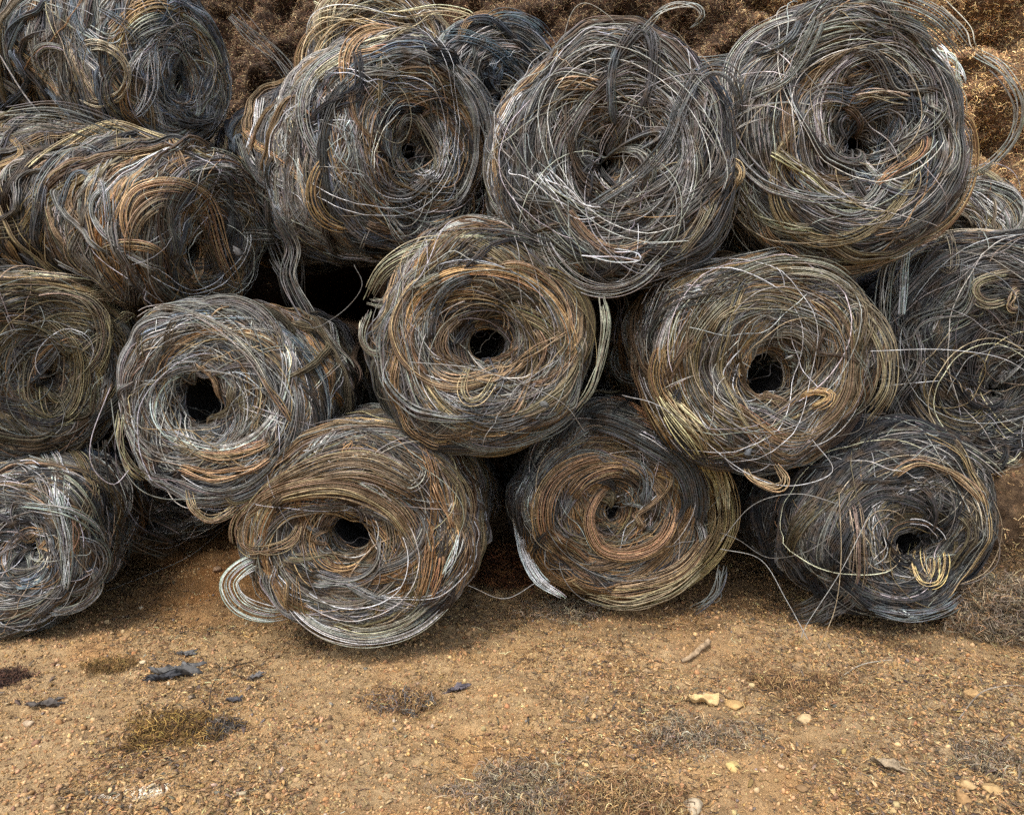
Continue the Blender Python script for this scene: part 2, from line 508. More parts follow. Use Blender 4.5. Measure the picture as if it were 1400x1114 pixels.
def chords(wr, b, nb, hr, pal, n=26, rad=RAD * .85, reach=1.05):
    """single wires that cut across the face, gently bent, with kinks"""
    P0 = []; C = []
    while len(P0) < nb:
        a1 = rng.uniform(0, 6.28); a2 = a1 + rng.uniform(.4, 2.4) * rng.choice([-1, 1])
        r1, r2 = rng.uniform(.35, reach, 2)
        p, q = np.array([r1 * math.cos(a1), r1 * math.sin(a1)]), np.array([r2 * math.cos(a2), r2 * math.sin(a2)])
        mid = (p + q) / 2 + rng.normal(0, .22, 2) + (p + q) * .18
        t = np.linspace(0, 1, n)[:, None]
        c = p * (1 - t) ** 2 + 2 * mid * t * (1 - t) + q * t ** 2
        c = c + .012 * np.stack([wob(n, 1, (1, 4), 3)[0], wob(n, 1, (1, 4), 3)[0]], 1)
        l, th, r = b.plane_to(c[:, 0], c[:, 1])
        if (r < b.rh).mean() > .06: continue
        h = rng.uniform(*hr) + .02 * wob(n, 1, (.4, 1.2), 2)[0]
        P0.append(b.surf(l, th, h))
    wr.add(np.array(P0), rad * rng.uniform(.8, 1.2, nb), jitter(pick(pal, nb)), b.a + np.array([.03, .02, .05]))

def ropes(wr, b, nb, lr, span, drift, hr, nw, pal, n=46, view=None, ecc=.05):
    """thick hanks with a rounded cross-section, lying on the roll and diving in at both ends"""
    for _ in range(nb):
        m = int(rng.integers(*nw))
        sp = rng.uniform(*span) * rng.choice([-1, 1]); th0 = rng.uniform(0, 6.283)
        if view is not None: th0 = view + rng.uniform(-1.6, 1.6) - sp / 2
        t = np.linspace(0, 1, n)[None]
        wd, tk = rng.uniform(.08, .15), rng.uniform(.025, .05)
        a0 = rng.uniform(0, 6.283, (m, 1)); rr = np.sqrt(rng.uniform(.15, 1, (m, 1))); tw = rng.normal(0, .5)
        fl = 1 + .35 * wob(n, 1, (.3, 1.2), 2)                      # spreads and gathers along its length
        cs, sn = rr * np.cos(a0 + tw * t), rr * np.sin(a0 + tw * t)
        tt = np.clip(t * (1 - rng.uniform(0, .12, (m, 1))) + rng.uniform(0, .06, (m, 1)), 0, 1)
        th = th0 + sp * tt
        l = rng.uniform(*lr) + rng.uniform(*drift) * rng.choice([-1, 1]) * (tt - .5) + ecc * rng.normal() * np.cos(th - rng.uniform(0, 6.28)) + drift[1] * .25 * wob(n, 1, (.3, 1.2), 2)
        l = l + .5 * wd * fl * cs + .006 * wob(n, m, (.5, 2.5), 2)
        l = np.where(l < -0.02, -0.02 + .3 * (l + .02), l)
        e = np.clip(np.minimum(tt, 1 - tt) / .2, 0, 1); e = e * e * (3 - 2 * e)
        h = -.06 + (.06 + rng.uniform(*hr)) * e + tk * sn / np.sqrt(fl.clip(.4)) + .005 * wob(n, m, (.5, 2), 2)
        c0 = pick(pal, 1); c0 = c0 * min(math.exp(rng.normal(.05, .36)), .20 / c0.mean())       # a whole hank shares its weathering
        c = jitter((c0 * .8 + c0.mean() * .2).repeat(m, 0), .28)
        wr.add(b.surf(l, th, h), RAD * rng.uniform(.85, 1.3, m), c, b.a + np.array([.03, .02, .05]))

def rim_hanks(wr, b, nb, pal, n=40):
    """slack hanks that bulge out over the rim"""
    for _ in range(nb):
        m = int(rng.integers(8, 16))
        a0 = rng.uniform(0, 6.28); sp = rng.uniform(.7, 1.6) * rng.choice([-1, 1])
        t = np.linspace(0, 1, n)[None]
        th = a0 + sp * t + rng.normal(0, .02, (m, 1))
        top = rng.uniform(.98, 1.13)
        r = .80 + (top - .80) * np.sin(math.pi * t) ** .7 + np.linspace(-.05, .05, m)[:, None] + .008 * wob(n, m, (.5, 2), 2)
        z = -.10 + rng.uniform(-.05, .10) * np.sin(math.pi * t) - .9 * np.clip(r - .93, 0, 1) + rng.uniform(-.02, .02, (m, 1))
        c = jitter(pick(pal, 1).repeat(m, 0), .24)
        P = b.C + b.R * ((r * np.cos(th) * b.sx)[..., None] * b.u + (r * np.sin(th) * b.sy)[..., None] * b.v + z[..., None] * b.a)
        wr.add(P, RAD * rng.uniform(.8, 1.2, m), c, b.a + np.array([.03, .02, .05]))

def hole_wires(wr, b, nb, pal, n=20):
    """a few bent wires hanging inside the open hole"""
    A = []
    for _ in range(nb):
        a1 = rng.uniform(0, 6.28); a2 = a1 + rng.uniform(1.2, 3.2)
        p, q = (b.rh * .95 * np.array([math.cos(v), math.sin(v)]) for v in (a1, a2))
        t = np.linspace(0, 1, n)[:, None]
        c = p * (1 - t) + q * t + .12 * b.rh * np.stack([wob(n, 1, (.5, 3), 3)[0], wob(n, 1, (.5, 3), 3)[0]], 1)
        z = -rng.uniform(.2, .6) + .06 * wob(n, 1)[0]
        A.append(b.C + b.R * (((c[:, 0] + b.o[0]) * b.sx)[:, None] * b.u + ((c[:, 1] + b.o[1]) * b.sy)[:, None] * b.v + z[:, None] * b.a))
    wr.add(np.array(A), RAD * .8, jitter(pick(pal, nb)), b.a + np.array([.3, .02, .5]))

def flyers(wr, b, nb, pal, rad=RAD * .8, n=36, lo=.75, hi=1.12):
    """single springy wires standing off the rim"""
    A = []
    for _ in range(nb):
        a0 = rng.uniform(0, 6.28); sp = rng.uniform(.5, 2.0) * rng.choice([-1, 1])
        t = np.linspace(0, 1, n)
        th = a0 + sp * t
        r = .82 + (rng.uniform(lo, hi) - .82) * np.sin(math.pi * t) ** .8 + .03 * wob(n, 1, (.5, 2), 2)[0]
        z = -.10 + rng.uniform(-.1, .22) * np.sin(math.pi * t) - .6 * np.clip(r - .95, 0, 1) + .02 * wob(n, 1)[0]
        A.append(b.C + b.R * ((r * np.cos(th) * b.sx)[:, None] * b.u + (r * np.sin(th) * b.sy)[:, None] * b.v + z[:, None] * b.a))
    wr.add(np.array(A), rad * rng.uniform(.8, 1.2, nb), jitter(pick(pal, nb)), b.a + np.array([.03, .02, .05]))

def drape(bale, pts, n, h, every=False):
    """lay a picture-plane outline on the bale's surface: 3-D points + outward shift h (m)"""
    q = spline(pts, n)
    d = unit(ray(q[:, 0], q[:, 1]))
    dep = np.full(n, np.nan)
    for i in range(n):
        for bb in (BALES.values() if every else (bale,)):
            hit = bb.bvh.ray_cast(Vector(CAM), Vector(d[i]))
            if hit[0] is not None:
                dep[i] = np.nanmin([dep[i], hit[3]])
    near = np.linalg.norm(bale.C - CAM)
    ok = ~np.isnan(dep)
    if ok.sum() == 0:
        dep[:] = near
    else:
        lo = np.nanpercentile(dep, 5)
        dep = np.where(ok, np.minimum(dep, lo + 0.55), np.nan)     # do not dive into the hole
        idx = np.arange(n)
        dep = np.interp(idx, idx[ok], dep[ok])
    k = np.ones(7) / 7
    pad = np.r_[[dep[0]] * 3, dep, [dep[-1]] * 3]
    sm = np.convolve(pad, k, 'valid')
    dep = np.minimum(sm, dep + .02)
    return CAM + d * (dep - np.asarray(h))[:, None], d

def bundle(bale, pts, m, wpx, col, h=0.05, rad=RAD, n=None, pinch=0.25, loose=.010, thick=.014, tuck=True, every=False):
    pts = np.asarray(pts, float)
    Lp = np.linalg.norm(np.diff(pts, axis=0), axis=1).sum()
    n = n or int(np.clip(Lp / 6, 16, 80))
    if tuck and m > 2:
        e = np.clip(np.minimum(np.linspace(0, 1, n), np.linspace(1, 0, n)) / .24, 0, 1)
        h = h * .8
        h = -.055 + (h + .055) * (e * e * (3 - 2 * e)) ** .7
    P, d = drape(bale, pts, n, h, every)
    dist = np.linalg.norm(P - CAM, axis=1).mean()
    T = unit(np.gradient(P, axis=0)); S = unit(np.cross(T, d))
    wd = wpx * dist / FPX
    a = (np.linspace(-.5, .5, m) + rng.normal(0, .5 / max(m, 2) , m))[:, None]
    t = np.linspace(0, 1, n)[None]
    prof = (1 - pinch) + pinch * np.sin(math.pi * t) ** .7
    tw = 1 + .25 * wob(n, 1, (.3, 1.2), 2)
    off = a * wd * prof * tw + loose * wob(n, m, (.4, 2), 2) * (.4 + .6 * np.sin(math.pi * t))
    dz = (rng.uniform(-thick, thick, (m, 1)) - (1 - (2 * a) ** 2) * thick) + .4 * loose * wob(n, m, (.4, 2), 2)
    Q = P[None] + S[None] * off[..., None] + d[None] * dz[..., None]
    if m > 2:                                   # strands of unequal length
        for j in range(m):
            u = np.linspace(rng.uniform(0, .16), 1 - rng.uniform(0, .16), n) * (n - 1)
            Q[j] = np.stack([np.interp(u, np.arange(n), Q[j, :, k]) for k in range(3)], 1)
    w_ = Wires()
    cc = np.tile(lin(col), (m, 1)); cc = jitter((cc * .72 + cc.mean(1, keepdims=True) * .28) * np.array([.98, 1.03, 1.0]), .30)
    w_.add(Q, rad * rng.uniform(.8, 1.25, m), cc, ref=np.array([.04, -1, .3]))
    return w_

# ------------------------------------------------------------------ the bales
BALES = {}
PAIR = {}
def make_bale(key, label, pal_face, pal_side, nf=70, ns=40, stray=70, fly=10, group="rolls of old wire stacked against the bank", chordpal=None, reach=2.6, **kw):
    global rng
    rng = np.random.default_rng(ord(key[0]) * 31 + (7 if key not in "IK" else 20))      # each roll keeps its own winding
    b = Bale(seed=len(BALES) * 13 + 5, **kw)
    root = empty("wire_bale", b.C + b.R * -1.0 * b.v + b.a * -b.R * .6, label, "wire bale", group)
    b.root = root
    V, F = b.core()
    b.bvh = BVHTree.FromPolygons([tuple(v) for v in V], [tuple(f) for f in F])
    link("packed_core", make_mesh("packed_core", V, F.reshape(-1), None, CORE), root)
    # end face: rings round the hole, then off-centre loops
    wr = Wires()
    fe = b.ledge
    ring_bundles(wr, b, int(nf * 1.0), (-.35, .12), (1.5, 6), (.02, .12), (-.06, .0), (4, 10), (.04, .12), pal_face, n=44, ecc=.01)
    ring_bundles(wr, b, int(nf * 1.5), (.05, fe), (1.2, 5), (.05, .25), (-.05, -.015), (9, 18), (.10, .20), pal_face, n=44, shade=.42)  # lower layers coloured darker: dirtier wire, plus shade painted into the gaps
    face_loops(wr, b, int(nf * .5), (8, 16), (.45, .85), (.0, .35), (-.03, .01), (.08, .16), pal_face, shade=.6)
    ring_bundles(wr, b, int(nf * .8), (.05, fe + .1), (1.0, 4.5), (.03, .2), (-.015, .02), (9, 19), (.07, .16), pal_face, n=44)
    ring_bundles(wr, b, int(nf * .25), (.1, fe + .1), (.8, 2.5), (.15, .45), (.01, .04), (10, 22), (.08, .17), pal_face, n=40)
    face_loops(wr, b, int(nf * .16), (8, 18), (.3, .85), (.05, .45), (.01, .05), (.06, .14), pal_face, turns=(.3, .8))
    face_loops(wr, b, int(nf * .25), (1, 4), (.3, .9), (.0, .4), (.0, .05), (.03, .10), pal_face)
    ropes(wr, b, int(nf * .30), (.0, fe + .1), (.9, 3.0), (.05, .45), (.015, .065), (14, 30), pal_face)
    link("face_winding", wr.mesh("face_winding", WIRE), root, kind="stuff")
    # side winding
    vd = CAM - b.C; view = math.atan2(vd @ b.v, vd @ b.u)
    wr = Wires()
    hi = min(b.lmax, fe + reach)
    ring_bundles(wr, b, int(ns * 1.3), (fe - .1, hi), (1.5, 3.6), (.05, .4), (-.05, -.01), (10, 20), (.14, .3), pal_side, n=34, view=view, shade=.48)  # lowest side layer darkened likewise, grime and painted shade between the bundles
    ring_bundles(wr, b, int(ns * .8), (fe - .2, min(hi, fe + 1.2)), (1.2, 4), (.1, .7), (-.02, .03), (9, 19), (.10, .2), pal_side, n=34)
    ring_bundles(wr, b, int(ns * .8), (fe + .1, hi), (.8, 2.4), (.3, 1.5), (-.01, .045), (9, 19), (.08, .2), pal_side, n=34, view=view)
    ropes(wr, b, int(ns * .30), (fe + .05, hi), (.7, 2.2), (.1, 1.1), (.02, .07), (14, 30), pal_side, view=view)
    link("side_winding", wr.mesh("side_winding", WIRE), root, kind="stuff")
    # loose single wires
    wr = Wires()
    sp = chordpal or [(WH, .12), (LG, .42), (MG, .28), (CR, .12), (TAN, .06)]
    chords(wr, b, int(stray * .35), (.01, .08), sp)
    hole_wires(wr, b, 4, [(DG, .6), (MG, .4)])
    face_loops(wr, b, int(stray * .3), (1, 3), (.25, .95), (.0, .5), (.01, .09), (.02, .1), sp, turns=(.25, 1.0), rad=RAD * .9, rmax=1.25)
    ring_bundles(wr, b, int(stray * .4), (fe - .2, min(hi, fe + 1.3)), (.5, 2.0), (.2, 1.2), (.01, .07), (1, 3), (.02, .2), sp, n=30, rad=RAD * .9, view=view)
    if fly:
        flyers(wr, b, fly, sp)
        rim_hanks(wr, b, 5, pal_face)
    link("stray_wires", wr.mesh("stray_wires", WIRE), root, kind="stuff")
    BALES[key] = b
    return b

def feat(key, pts, m, wpx, col, h=.05, name="wire_bundle", label=None, **kw):
    global rng
    rng = np.random.default_rng(int(abs(pts[0][0]) * 7 + abs(pts[0][1]) * 13 + len(pts)))
    b = BALES[key]
    w_ = bundle(b, pts, m, wpx, col, h, **kw)
    o = link(name, w_.mesh(name, WIRE), b.root)
    if label: o['label'] = label
    return o

make_bale("A", "grey wire roll at the top left with pale loops hanging off its side", BLUE, BLUE, face=(252, 95), R_px=98, Y=4.7, hole=(266, 115), hole_px=14, yaw=68, pitch=-10, L=2.6, nf=45, ns=120, stray=80, reach=5)
make_bale("B", "long roll lying sideways with a tan teardrop loop on its end", MIXD, MIXD, face=(292, 325), R_px=112, Y=4.25, hole=(262, 345), hole_px=18, yaw=68, pitch=-12, L=2.6, nf=50, ns=120, stray=70, reach=5)
make_bale("C", "olive brown roll cut by the photo's edge, above the smaller grey roll on the ground", [(OL, .3), (CR, .15), (TAN, .2), (MG, .2), (DG, .15)], [(OL, .2), (CR, .25), (MG, .3), (TAN, .2)], face=(62, 508), R_px=136, Y=3.95, hole=(85, 520), hole_px=6, yaw=50, pitch=-8, L=1.6, nf=60, ns=80, stray=60, reach=4)
make_bale("D", "grey roll on the ground in the bottom left corner, half out of the photo", GREY, GREY, face=(4, 757), R_px=119, Y=3.6, hole=(36, 755), hole_px=12, yaw=12, L=1.3, stray=80)
make_bale("E", "roll with a round open hole ringed by bright silvery wire, above bare soil", GREY, MIXD, face=(288, 553), R_px=137, Y=3.6, hole=(257, 555), hole_px=33, yaw=-4, L=1.4, stray=110)
make_bale("F", "brown rusty roll on the ground with a pale wire loop sticking out beside it", WARM, MIXD, face=(485, 735), R_px=143, Y=3.5, hole=(470, 735), hole_px=34, sx=1.16, yaw=-4, L=1.5, stray=50)
make_bale("G", "middle roll of the pile, a thin pale loop hanging from its hole", MIXD, MIXD, face=(662, 470), R_px=150, Y=3.5, hole=(672, 472), hole_px=27, sx=1.04, yaw=6, pitch=-3, L=1.4, stray=80)
make_bale("H", "orange brown spiral roll on the ground with a white wire hank on its edge", WARM, DARK, face=(850, 693), R_px=138, Y=3.95, hole=(842, 705), hole_px=15, sx=1.04, yaw=4, L=1.4, stray=40)
make_bale("I", "roll with a dark grey wire tail and a gold tip by its hole", MIXD, MIXD, face=(1062, 493), R_px=151, Y=3.65, hole=(1066, 515), hole_px=34, sx=1.04, yaw=8, L=1.4, stray=90)
make_bale("J", "dark roll on the ground with a bright gold loop in its hole", DARK, DARK, face=(1240, 718), R_px=136, Y=3.72, hole=(1268, 752), hole_px=26, sx=1.05, yaw=4, L=1.4, stray=80)
make_bale("K", "dark roll at the photo's edge with curled tan loops on top", DARK, GREY, face=(1362, 480), R_px=160, Y=4.0, hole=(1375, 535), hole_px=5, yaw=-4, L=1.5, stray=60)
make_bale("L", "silvery roll turned sideways with a thick pale arch over its top", GREY, BLUE, face=(568, 205), R_px=142, Y=4.0, hole=(578, 203), hole_px=9, yaw=36, pitch=-4, L=2.4, ns=90, stray=110, sx=.95, reach=4)
make_bale("M", "grey roll at the top crossed by a dark vertical strap of wire", GREY, GREY, face=(848, 205), R_px=170, Y=3.52, hole=(830, 212), hole_px=20, sx=.95, sy=1.06, yaw=2, L=1.5, stray=120, dish=.16)
make_bale("N", "large grey roll at the top beside the rusty bank, with an open dark hole", GREY, GREY, face=(1172, 176), R_px=170, sx=1.04, Y=3.6, hole=(1188, 186), hole_px=30, yaw=2, L=1.6, stray=70, dish=.14)
make_bale("O", "bleached tan tangled roll half hidden behind the silvery arched roll", [(CR, .4), (TAN, .3), (RUST, .15), (LG, .15)], [(CR, .4), (TAN, .3), (RUST, .15), (BR, .15)], face=(525, 80), R_px=100, Y=5.0, hole_px=20, yaw=15, L=1.2, nf=30, ns=30, stray=40, fly=30)
make_bale("S", "blue grey roll half hidden between the two top rolls", BLUE, [(BL, .5), (DG, .2), (LG, .3)], face=(690, 125), R_px=100, Y=4.75, hole_px=8, yaw=20, L=1.3, nf=30, ns=50, stray=50)
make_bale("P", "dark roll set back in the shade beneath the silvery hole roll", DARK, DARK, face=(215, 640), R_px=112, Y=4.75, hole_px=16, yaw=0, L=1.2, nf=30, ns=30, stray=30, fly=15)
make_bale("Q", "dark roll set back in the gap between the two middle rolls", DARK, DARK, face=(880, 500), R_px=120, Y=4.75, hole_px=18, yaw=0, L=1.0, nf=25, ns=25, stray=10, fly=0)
make_bale("T", "pale grey roll behind the large top roll, sloping down to the edge", [(LG, .4), (MG, .3), (CR, .3)], [(LG, .35), (MG, .35), (CR, .3)], face=(1300, 320), R_px=92, Y=4.6, hole_px=14, yaw=-20, L=1.2, nf=25, ns=35, stray=40)

# ---- distinctive bundles and loops, one mesh each
# A
feat("A", [(204, 40), (205, 62), (207, 113), (197, 142), (181, 158), (158, 151)], 12, 13, WH, .07, label="broad white bundle")
feat("A", [(97, 80), (112, 66), (136, 62), (162, 76), (175, 100), (165, 130), (136, 142), (108, 128), (100, 108)], 10, 10, CR, .09, name="wire_loop")
feat("A", [(98, 95), (88, 70), (62, 64), (48, 76), (55, 100), (60, 130), (84, 146)], 9, 8, LG, .08, name="wire_loop")
feat("A", [(165, 85), (180, 52), (205, 33), (240, 28), (272, 45), (295, 80), (302, 130)], 14, 16, (165, 160, 145), .07)
feat("A", [(240, 130), (245, 95), (270, 85), (298, 100), (302, 140), (285, 175), (255, 180), (240, 150), (255, 110), (285, 115)], 7, 16, CR, .05, name="wire_loop")
feat("A", [(0, 75), (23, 113), (53, 151), (94, 196)], 1, 1, WH, .16, rad=.006, name="stray_rod")
feat("A", [(30, 0), (90, 20), (150, 55), (185, 20)], 10, 16, LG, .05)
feat("A", [(110, 0), (160, 25), (190, 55), (200, 90)], 10, 12, BL, .06)
# B
feat("B", [(2, 268), (40, 240), (75, 211), (124, 181), (162, 172), (211, 192), (271, 219), (322, 243)], 16, 20, (185, 158, 105), .08, label="yellow tan bundle")
feat("B", [(60, 345), (62, 300), (70, 255), (98, 219), (124, 215), (147, 245), (155, 300), (156, 350)], 16, 24, (120, 120, 118), .09, label="grey arched bundle", loose=.012)
feat("B", [(80, 348), (84, 295), (96, 250), (110, 236), (126, 250), (135, 300), (138, 345)], 10, 12, BL, .08)
feat("B", [(226, 340), (185, 330), (173, 300), (180, 272), (200, 257), (241, 253), (275, 268), (290, 294), (302, 340), (321, 390), (319, 413), (300, 408), (287, 385)], 13, 17, (192, 145, 95), .10, name="wire_loop", label="orange tan teardrop loop")
feat("B", [(200, 395), (180, 345), (190, 300), (225, 275), (262, 290), (282, 335), (305, 395), (318, 408)], 10, 14, TAN, .08, name="wire_loop")
feat("B", [(117, 373), (124, 351), (162, 334), (211, 339), (241, 370), (271, 407), (300, 415)], 9, 12, (178, 140, 95), .09)
feat("B", [(300, 330), (340, 320), (380, 322), (395, 300)], 12, 18, MG, .06)
feat("B", [(0, 160), (80, 160), (170, 190), (250, 215), (330, 245)], 18, 30, MG, .05)
feat("B", [(375, 350), (395, 385), (410, 415), (425, 440)], 10, 14, DG, .03)
# C
feat("C", [(120, 412), (140, 430), (147, 455), (139, 500), (118, 525)], 12, 11, (180, 158, 108), .08)
feat("C", [(131, 500), (128, 560), (113, 612), (95, 632)], 12, 11, OL, .07, label="olive strap of wire")
feat("C", [(75, 440), (104, 475), (110, 515), (98, 560), (57, 584)], 10, 10, (168, 146, 98), .07)
feat("C", [(0, 545), (55, 500), (85, 465), (108, 450)], 10, 12, MG, .06)
feat("C", [(0, 520), (30, 580), (75, 620), (120, 640)], 12, 14, OL, .05)
feat("C", [(0, 380), (60, 385), (120, 395), (160, 405), (178, 425)], 18, 22, (190, 172, 130), .07, label="pale bundle along the top")
feat("C", [(150, 450), (165, 435), (178, 428), (130, 462), (80, 500)], 9, 10, (186, 160, 115), .06)
feat("C", [(10, 425), (50, 430), (95, 470), (100, 530), (70, 570), (35, 545), (40, 490), (85, 455)], 9, 14, (160, 146, 104), .07, name="wire_loop", loose=.016)
feat("C", [(45, 460), (85, 455), (115, 500), (100, 560), (60, 570), (50, 520), (80, 485)], 8, 16, (150, 134, 90), .07, name="wire_loop", loose=.02)
feat("C", [(0, 470), (45, 500), (80, 545), (85, 600)], 12, 16, (112, 104, 84), .06, loose=.016)
# D
feat("D", [(0, 628), (40, 632), (85, 655), (120, 695), (138, 745)], 14, 16, (140, 138, 115), .07)
feat("D", [(0, 640), (30, 637), (60, 648)], 10, 12, (190, 195, 195), .08)
feat("D", [(0, 690), (50, 692), (100, 702), (135, 730), (140, 770), (125, 805)], 9, 9, (160, 165, 160), .10, label="greenish grey wire band")
feat("D", [(68, 652), (80, 690), (92, 740), (92, 790), (80, 840)], 14, 13, (165, 168, 165), .08, label="pale vertical bundle")
feat("D", [(98, 700), (104, 730), (100, 770)], 6, 6, (150, 105, 70), .07)
feat("D", [(0, 870), (50, 855), (95, 830), (120, 800)], 12, 16, MG, .07)
feat("D", [(20, 775), (45, 795), (70, 780), (72, 752), (60, 765), (35, 790)], 10, 14, (176, 164, 140), .05, loose=.02, name="frayed_tuft")
# E
feat("E", [(185, 432), (205, 422), (245, 424), (302, 449), (347, 491), (377, 544), (407, 589)], 12, 11, (150, 142, 130), .09, label="thick strap across the roll")
feat("E", [(352, 500), (380, 548), (408, 590)], 8, 8, RUST, .10)
feat("E", [(272, 418), (330, 424), (385, 452), (425, 500), (445, 560)], 18, 26, (128, 122, 108), .06)
feat("E", [(300, 420), (370, 440), (420, 480), (455, 540)], 14, 20, (105, 108, 106), .05)
feat("E", [(222, 627), (255, 640), (295, 650), (345, 640), (388, 608)], 14, 14, (172, 126, 76), .08, label="orange brown bundle below the hole")
feat("E", [(250, 612), (300, 622), (350, 612), (385, 590)], 10, 12, (165, 120, 78), .07)
feat("E", [(256, 668), (262, 694), (284, 710), (310, 702), (330, 686)], 10, 10, (172, 140, 95), .09, name="wire_loop", label="tan loop hanging under the roll")
feat("E", [(312, 660), (308, 672), (322, 686), (345, 676), (365, 655), (378, 635)], 9, 12, TAN, .08, name="wire_loop")
feat("E", [(168, 560), (164, 600), (176, 635), (205, 660)], 10, 10, (160, 140, 100), .06)
feat("E", [(360, 500), (362, 540), (355, 585), (340, 610)], 12, 22, (140, 112, 78), .05, loose=.02)
for k_, (rx, ry, m_, c_) in enumerate([(38, 40, 8, LG), (48, 50, 9, WH), (58, 58, 9, LG), (68, 66, 8, (150, 152, 155)), (82, 80, 8, LG)]):
    a0 = k_ * 1.1
    feat("E", [(257 + 2 + rx * math.cos(a0 + q), 557 + ry * math.sin(a0 + q)) for q in np.linspace(0, 5.6, 14)], m_, 9, c_, .045, name="wire_loop")
feat("E", [(152, 530), (126, 600), (128, 640), (155, 662), (178, 640)], 1, 1, LG, .12, name="stray_wire", rad=.0024)
feat("E", [(152, 545), (160, 610), (185, 660), (230, 682), (300, 680)], 1, 1, LG, .12, name="stray_wire", rad=.0024)
# F
feat("F", [(326, 745), (325, 720), (342, 698), (394, 671), (470, 663), (534, 690), (564, 731), (571, 770)], 36, 28, (160, 126, 82), .11, label="tan bundle over the hole")
feat("F", [(326, 740), (345, 752), (375, 748), (402, 735), (415, 700)], 10, 12, (160, 125, 80), .08)
feat("F", [(332, 712), (370, 672), (440, 640), (500, 635), (560, 660), (600, 700)], 30, 28, (150, 124, 88), .10)
feat("F", [(375, 763), (350, 766), (326, 780), (314, 800), (330, 827), (365, 840), (402, 838)], 13, 21, (190, 190, 182), .06, name="wire_loop", label="pale loop sticking out beside the roll", loose=.008)
feat("F", [(377, 755), (398, 822), (440, 861), (500, 874), (564, 857), (613, 813), (639, 757), (647, 706)], 15, 19, (192, 188, 174), .07, label="pale bundle round the bottom", loose=.008)
feat("F", [(440, 850), (500, 866), (560, 848), (610, 800), (650, 740), (668, 690)], 10, 12, (165, 152, 125), .07)
feat("F", [(589, 722), (586, 760), (578, 800), (565, 838)], 10, 10, (178, 122, 62), .07, label="orange wire bundle")
feat("F", [(605, 745), (598, 790), (578, 835)], 10, 10, (172, 116, 60), .07)
feat("F", [(586, 648), (604, 690), (626, 735)], 10, 10, (164, 116, 70), .07)
feat("F", [(488, 592), (476, 612), (464, 636)], 8, 9, (190, 130, 60), .06, label="short orange bundle")
feat("F", [(581, 630), (572, 655), (556, 664), (535, 650), (525, 632)], 12, 18, (150, 146, 132), .06)
feat("F", [(634, 715), (622, 755), (600, 800)], 8, 8, WH, .09)
feat("F", [(480, 655), (520, 672), (545, 700)], 6, 7, (210, 205, 190), .10)
for k_, (rx, m_, c_) in enumerate([(42, 9, (170, 120, 66)), (55, 10, (150, 122, 84)), (70, 10, (130, 112, 86)), (90, 11, (120, 108, 90))]):
    feat("F", [(468 + rx * math.cos(k_ * 1.7 + q), 737 + rx * math.sin(k_ * 1.7 + q)) for q in np.linspace(0, 5.5, 14)], m_, 11, c_, .05, name="wire_loop")
# G
feat("G", [(500, 412), (525, 368), (574, 341), (631, 325), (700, 325)], 14, 18, (165, 152, 118), .09, label="bundle looping out at the side")
feat("G", [(500, 412), (530, 415), (570, 395), (620, 370)], 12, 16, (140, 130, 110), .08)
feat("G", [(505, 420), (494, 455), (502, 478), (522, 483), (535, 450), (545, 415)], 9, 9, (140, 132, 112), .08, name="wire_loop")
feat("G", [(654, 372), (706, 362), (748, 383), (776, 424), (778, 489)], 10, 10, (182, 142, 92), .09, label="tan arch above the hole")
feat("G", [(668, 375), (630, 384), (604, 408), (589, 445), (588, 490)], 14, 16, (82, 84, 86), .08)
feat("G", [(652, 462), (640, 500), (630, 530), (638, 548), (655, 546), (670, 526), (690, 484)], 6, 9, (205, 178, 125), .10, name="wire_loop", label="thin pale loop hanging from the hole", rad=.0022)
feat("G", [(668, 540), (696, 508), (740, 474), (800, 440)], 10, 16, (160, 126, 82), .07, loose=.012)
feat("G", [(700, 525), (745, 520), (780, 490), (795, 440)], 12, 16, (150, 112, 74), .05)
feat("G", [(823, 405), (829, 451), (812, 526), (787, 560)], 12, 10, (135, 130, 105), .08)
feat("G", [(590, 570), (640, 600), (700, 602), (760, 580), (800, 540)], 16, 20, (105, 105, 100), .07)
feat("G", [(610, 540), (650, 572), (700, 575), (755, 550)], 14, 18, (88, 88, 88), .06)
feat("G", [(535, 520), (560, 565), (610, 600), (670, 612)], 14, 18, (112, 100, 86), .06)
feat("G", [(540, 350), (600, 330), (680, 330), (750, 350), (800, 395)], 16, 26, (125, 122, 108), .06)
feat("G", [(700, 445), (688, 475), (672, 500), (650, 520)], 14, 12, (96, 94, 90), .04)
feat("G", [(640, 450), (660, 445), (690, 452), (712, 478)], 16, 13, (100, 92, 80), .05)
feat("I", [(1040, 540), (1060, 545), (1090, 530), (1100, 505)], 14, 12, (110, 106, 98), .05)
feat("I", [(1045, 500), (1070, 490), (1100, 500)], 14, 13, (116, 108, 94), .05)
feat("F", [(440, 745), (455, 760), (485, 762), (505, 745)], 14, 12, (140, 112, 78), .05)
